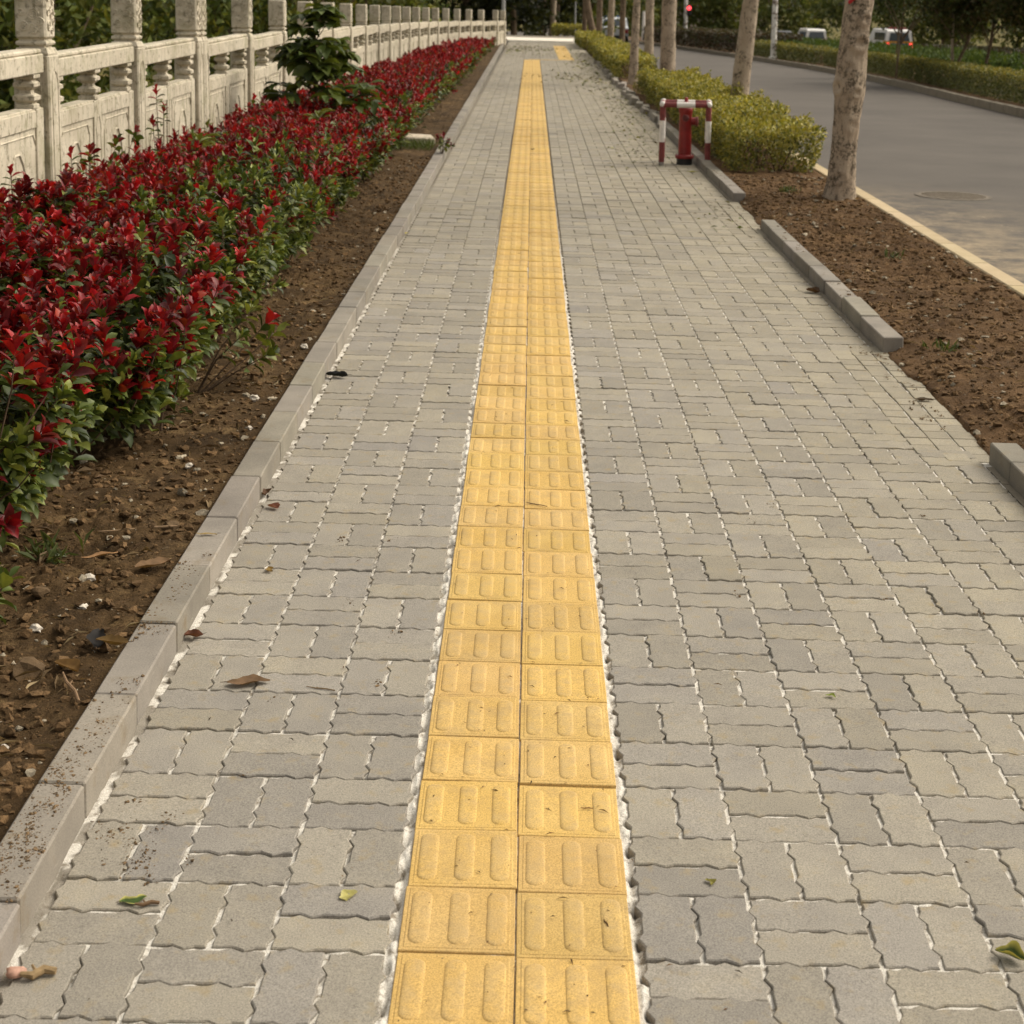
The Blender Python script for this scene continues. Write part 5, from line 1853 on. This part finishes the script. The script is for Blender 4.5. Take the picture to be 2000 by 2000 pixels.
for q in range(3): MB().box(-.5 + .05 * q, .2 + .08 * q, -.034, -.031, 1.35 + .2 * q, 1.40 + .2 * q).build('lettering_line', M['white_p'], sg)
MB().box(.02, .12, .035, .09, -.3, 1.9).build('sign_post', M['grey_pole'], sg)


def car(x, y, z0, rz, l, w, h, paint, label, van=False, stripes=False, lit=True):
    """rear of the car looks towards -Y"""
    root = empty('ambulance' if stripes else ('van' if van else 'car'), (x, y, z0), rz)
    tag(root, label, 'ambulance' if stripes else ('van' if van else 'car'))
    if van: prof = [(0, .30), (0, h * .55), (.10, h * .93), (.35, h), (l * .70, h), (l * .84, h * .60), (l * .98, h * .50), (l, h * .30), (l, .28)]
    else: prof = [(0, .34), (.02, h * .60), (.55, h * .66), (.95, h * .93), (1.3, h), (2.2, h * .98), (2.95, h * .66), (l - .15, h * .55), (l, h * .38), (l, .28)]
    secs = [(-w / 2, 0), (-w / 2 + .0, 1), (w / 2, 1), (w / 2, 0)]
    V, F = [], []
    n = len(prof)
    for sgn in (-1, 1):
        for (py, pz) in prof:
            tum = .14 * max(0, (pz - h * .58) / (h * .42))
            V.append((sgn * (w / 2 - tum), py, pz))
        for (py, pz) in prof:
            V.append((sgn * (w / 2 - .10 - .14 * max(0, (pz - h * .58) / (h * .42))), py + (.03 if py < l / 2 else -.03), pz + .035 if pz > .4 else pz - .04))
    for k in range(n):
        a, b = k, (k + 1) % n
        F += [(a, b, n + b, n + a), (2 * n + b, 2 * n + a, 3 * n + a, 3 * n + b), (n + a, n + b, 3 * n + b, 3 * n + a)]
    F += [tuple(range(n))[::-1], tuple(range(2 * n, 3 * n))]
    MB().add(V, F).build('body', paint, root)
    zb, zt = h * .60, h * .90
    rw = [(-w * .38, -.012 if van else .50, zb + .03), (w * .38, -.012 if van else .50, zb + .03), (w * .32, .075 if van else .88, zt), (-w * .32, .075 if van else .88, zt)]
    rw = [(a, b - (.0 if van else .0), c + (.0 if van else .05)) for a, b, c in rw]
    MB().add(rw + [(a, b + .03, c) for a, b, c in rw], [(0, 1, 2, 3), (7, 6, 5, 4), (0, 4, 5, 1), (1, 5, 6, 2), (2, 6, 7, 3), (3, 7, 4, 0)]).build('rear_window', M['glass'], root)
    for s in (-1, 1):
        for (a, b) in (((.4, 1.5), (1.6, 2.6)) if van else ((1.05, 1.75), (1.82, 2.6))):
            xo = s * (w / 2 - .06)
            MB().box(min(xo, xo + s * .035), max(xo, xo + s * .035), a, b, zb + .06, zt - .02).build('side_window', M['glass'], root)
        for yy_ in (.75, l - .85):
            wl = MB().tube([(s * (w / 2 - .20), yy_, .31), (s * (w / 2 + .005), yy_, .31)], [.31, .30], 18).build('wheel', M['rubber'], root, smooth=True)
            MB().tube([(s * (w / 2 + .004), yy_, .31), (s * (w / 2 + .015), yy_, .31)], [.18, .16], 12).build('rim', M['steel'], wl)
        MB().box(s * (w / 2 - .13) - .11, s * (w / 2 - .13) + .11, -.035, .05, h * .42, h * .56, .01).build('tail_light', M['tail'] if lit else M['red'], root)
    MB().box(-w / 2 + .03, w / 2 - .03, -.07, .05, .30, .50, .02).build('bumper', M['white_p'] if van else M['black'], root)
    if stripes:
        MB().box(-w / 2 - .006, w / 2 + .006, -.016, .6, h * .47, h * .55).build('blue_stripe', M['blue'], root)
        MB().box(-w / 2 - .008, w / 2 + .008, -.018, .6, h * .555, h * .62).build('orange_stripe', plain('orange_stripe', (.55, .25, .03), .5), root)
        MB().box(-.6, .6, .5, .8, h + .04, h + .16, .02).build('light_bar', M['red'], root)
    return root


wp, dp = plain('white_car_paint', (.74, .72, .70), .25, .5, var=.02), plain('dark_car_paint', (.03, .03, .035), .25, .5, var=.05)
car(23.3, 131, float(far_road_z(np.array(131.))), .05, 4.6, 1.75, 1.95, wp, 'white van with lit tail lamp on the far carriageway', van=True)
car(21.2, 134, float(far_road_z(np.array(134.))), .05, 4.4, 1.75, 1.75, dp, 'dark car with lit tail lamp left of the white van')
car(24.9, 108, float(far_road_z(np.array(108.))), .10, 4.8, 1.9, 2.0, wp, 'white ambulance with blue and orange stripes on the far carriageway', van=True, stripes=True)
car(4.7, 92, float(road_z(np.array(92.))), -.05, 4.4, 1.75, 1.5, plain('silver_paint', (.50, .52, .54), .3, .5), 'silver car on the road glimpsed between far trunks', lit=False)

# white rail posts far right
for k in range(9):
    x, y = 31.5 + .35 * k, 66 - 1.2 * k
    p = empty('white_bollard', (x, y, float(ground_z(np.array([x]), np.array([y]))[0])))
    tag(p, 'white bollard in the row beyond the far dark hedge at upper right', 'bollard', 'white bollards')
    MB().lathe([(.09, -.1), (.09, 1.5), (.06, 1.56)], 10).build('shaft', M['white_p'], p, smooth=True)
    MB().lathe([(.05, 1.561), (.10, 1.60), (.12, 1.66), (.09, 1.73), (.03, 1.76)], 10).build('cap', M['white_p'], p, smooth=True)

for (x, y, w, h, c, lab) in ((-2 + 9, 205, 15, 13, (.44, .38, .33), 'pale beige building far behind the tree row'), (24, 225, 17, 16, (.40, .33, .30), 'pinkish building far behind the trees at top centre right')):
    zz = float(ground_z(np.array([x]), np.array([y]))[0])
    b = empty('building', (x, y, zz))
    tag(b, lab, 'building')
    MB().box(-w / 2, w / 2, 0, 10, -1, h, .05).build('wall', plain('render_' + str(int(x)), c, .85, .2, var=.08, scale=1), b)
    MB().box(-w / 2 - .3, w / 2 + .3, -.4, 10.3, h + .003, h + .4).build('roof', M['kerb_dark'], b)
    for fl in range(3):
        for k in range(5):
            wx = -w / 2 + w * (k + .5) / 5
            wz = 1.0 + fl * 3.6
            fr = MB().box(wx - .85, wx + .85, -.06, -.003, wz, wz + 1.9, .02).build('window', M['white_p'], b)
            MB().box(wx - .72, wx + .72, -.075, -.062, wz + .12, wz + 1.78).build('pane', M['glass'], fr)
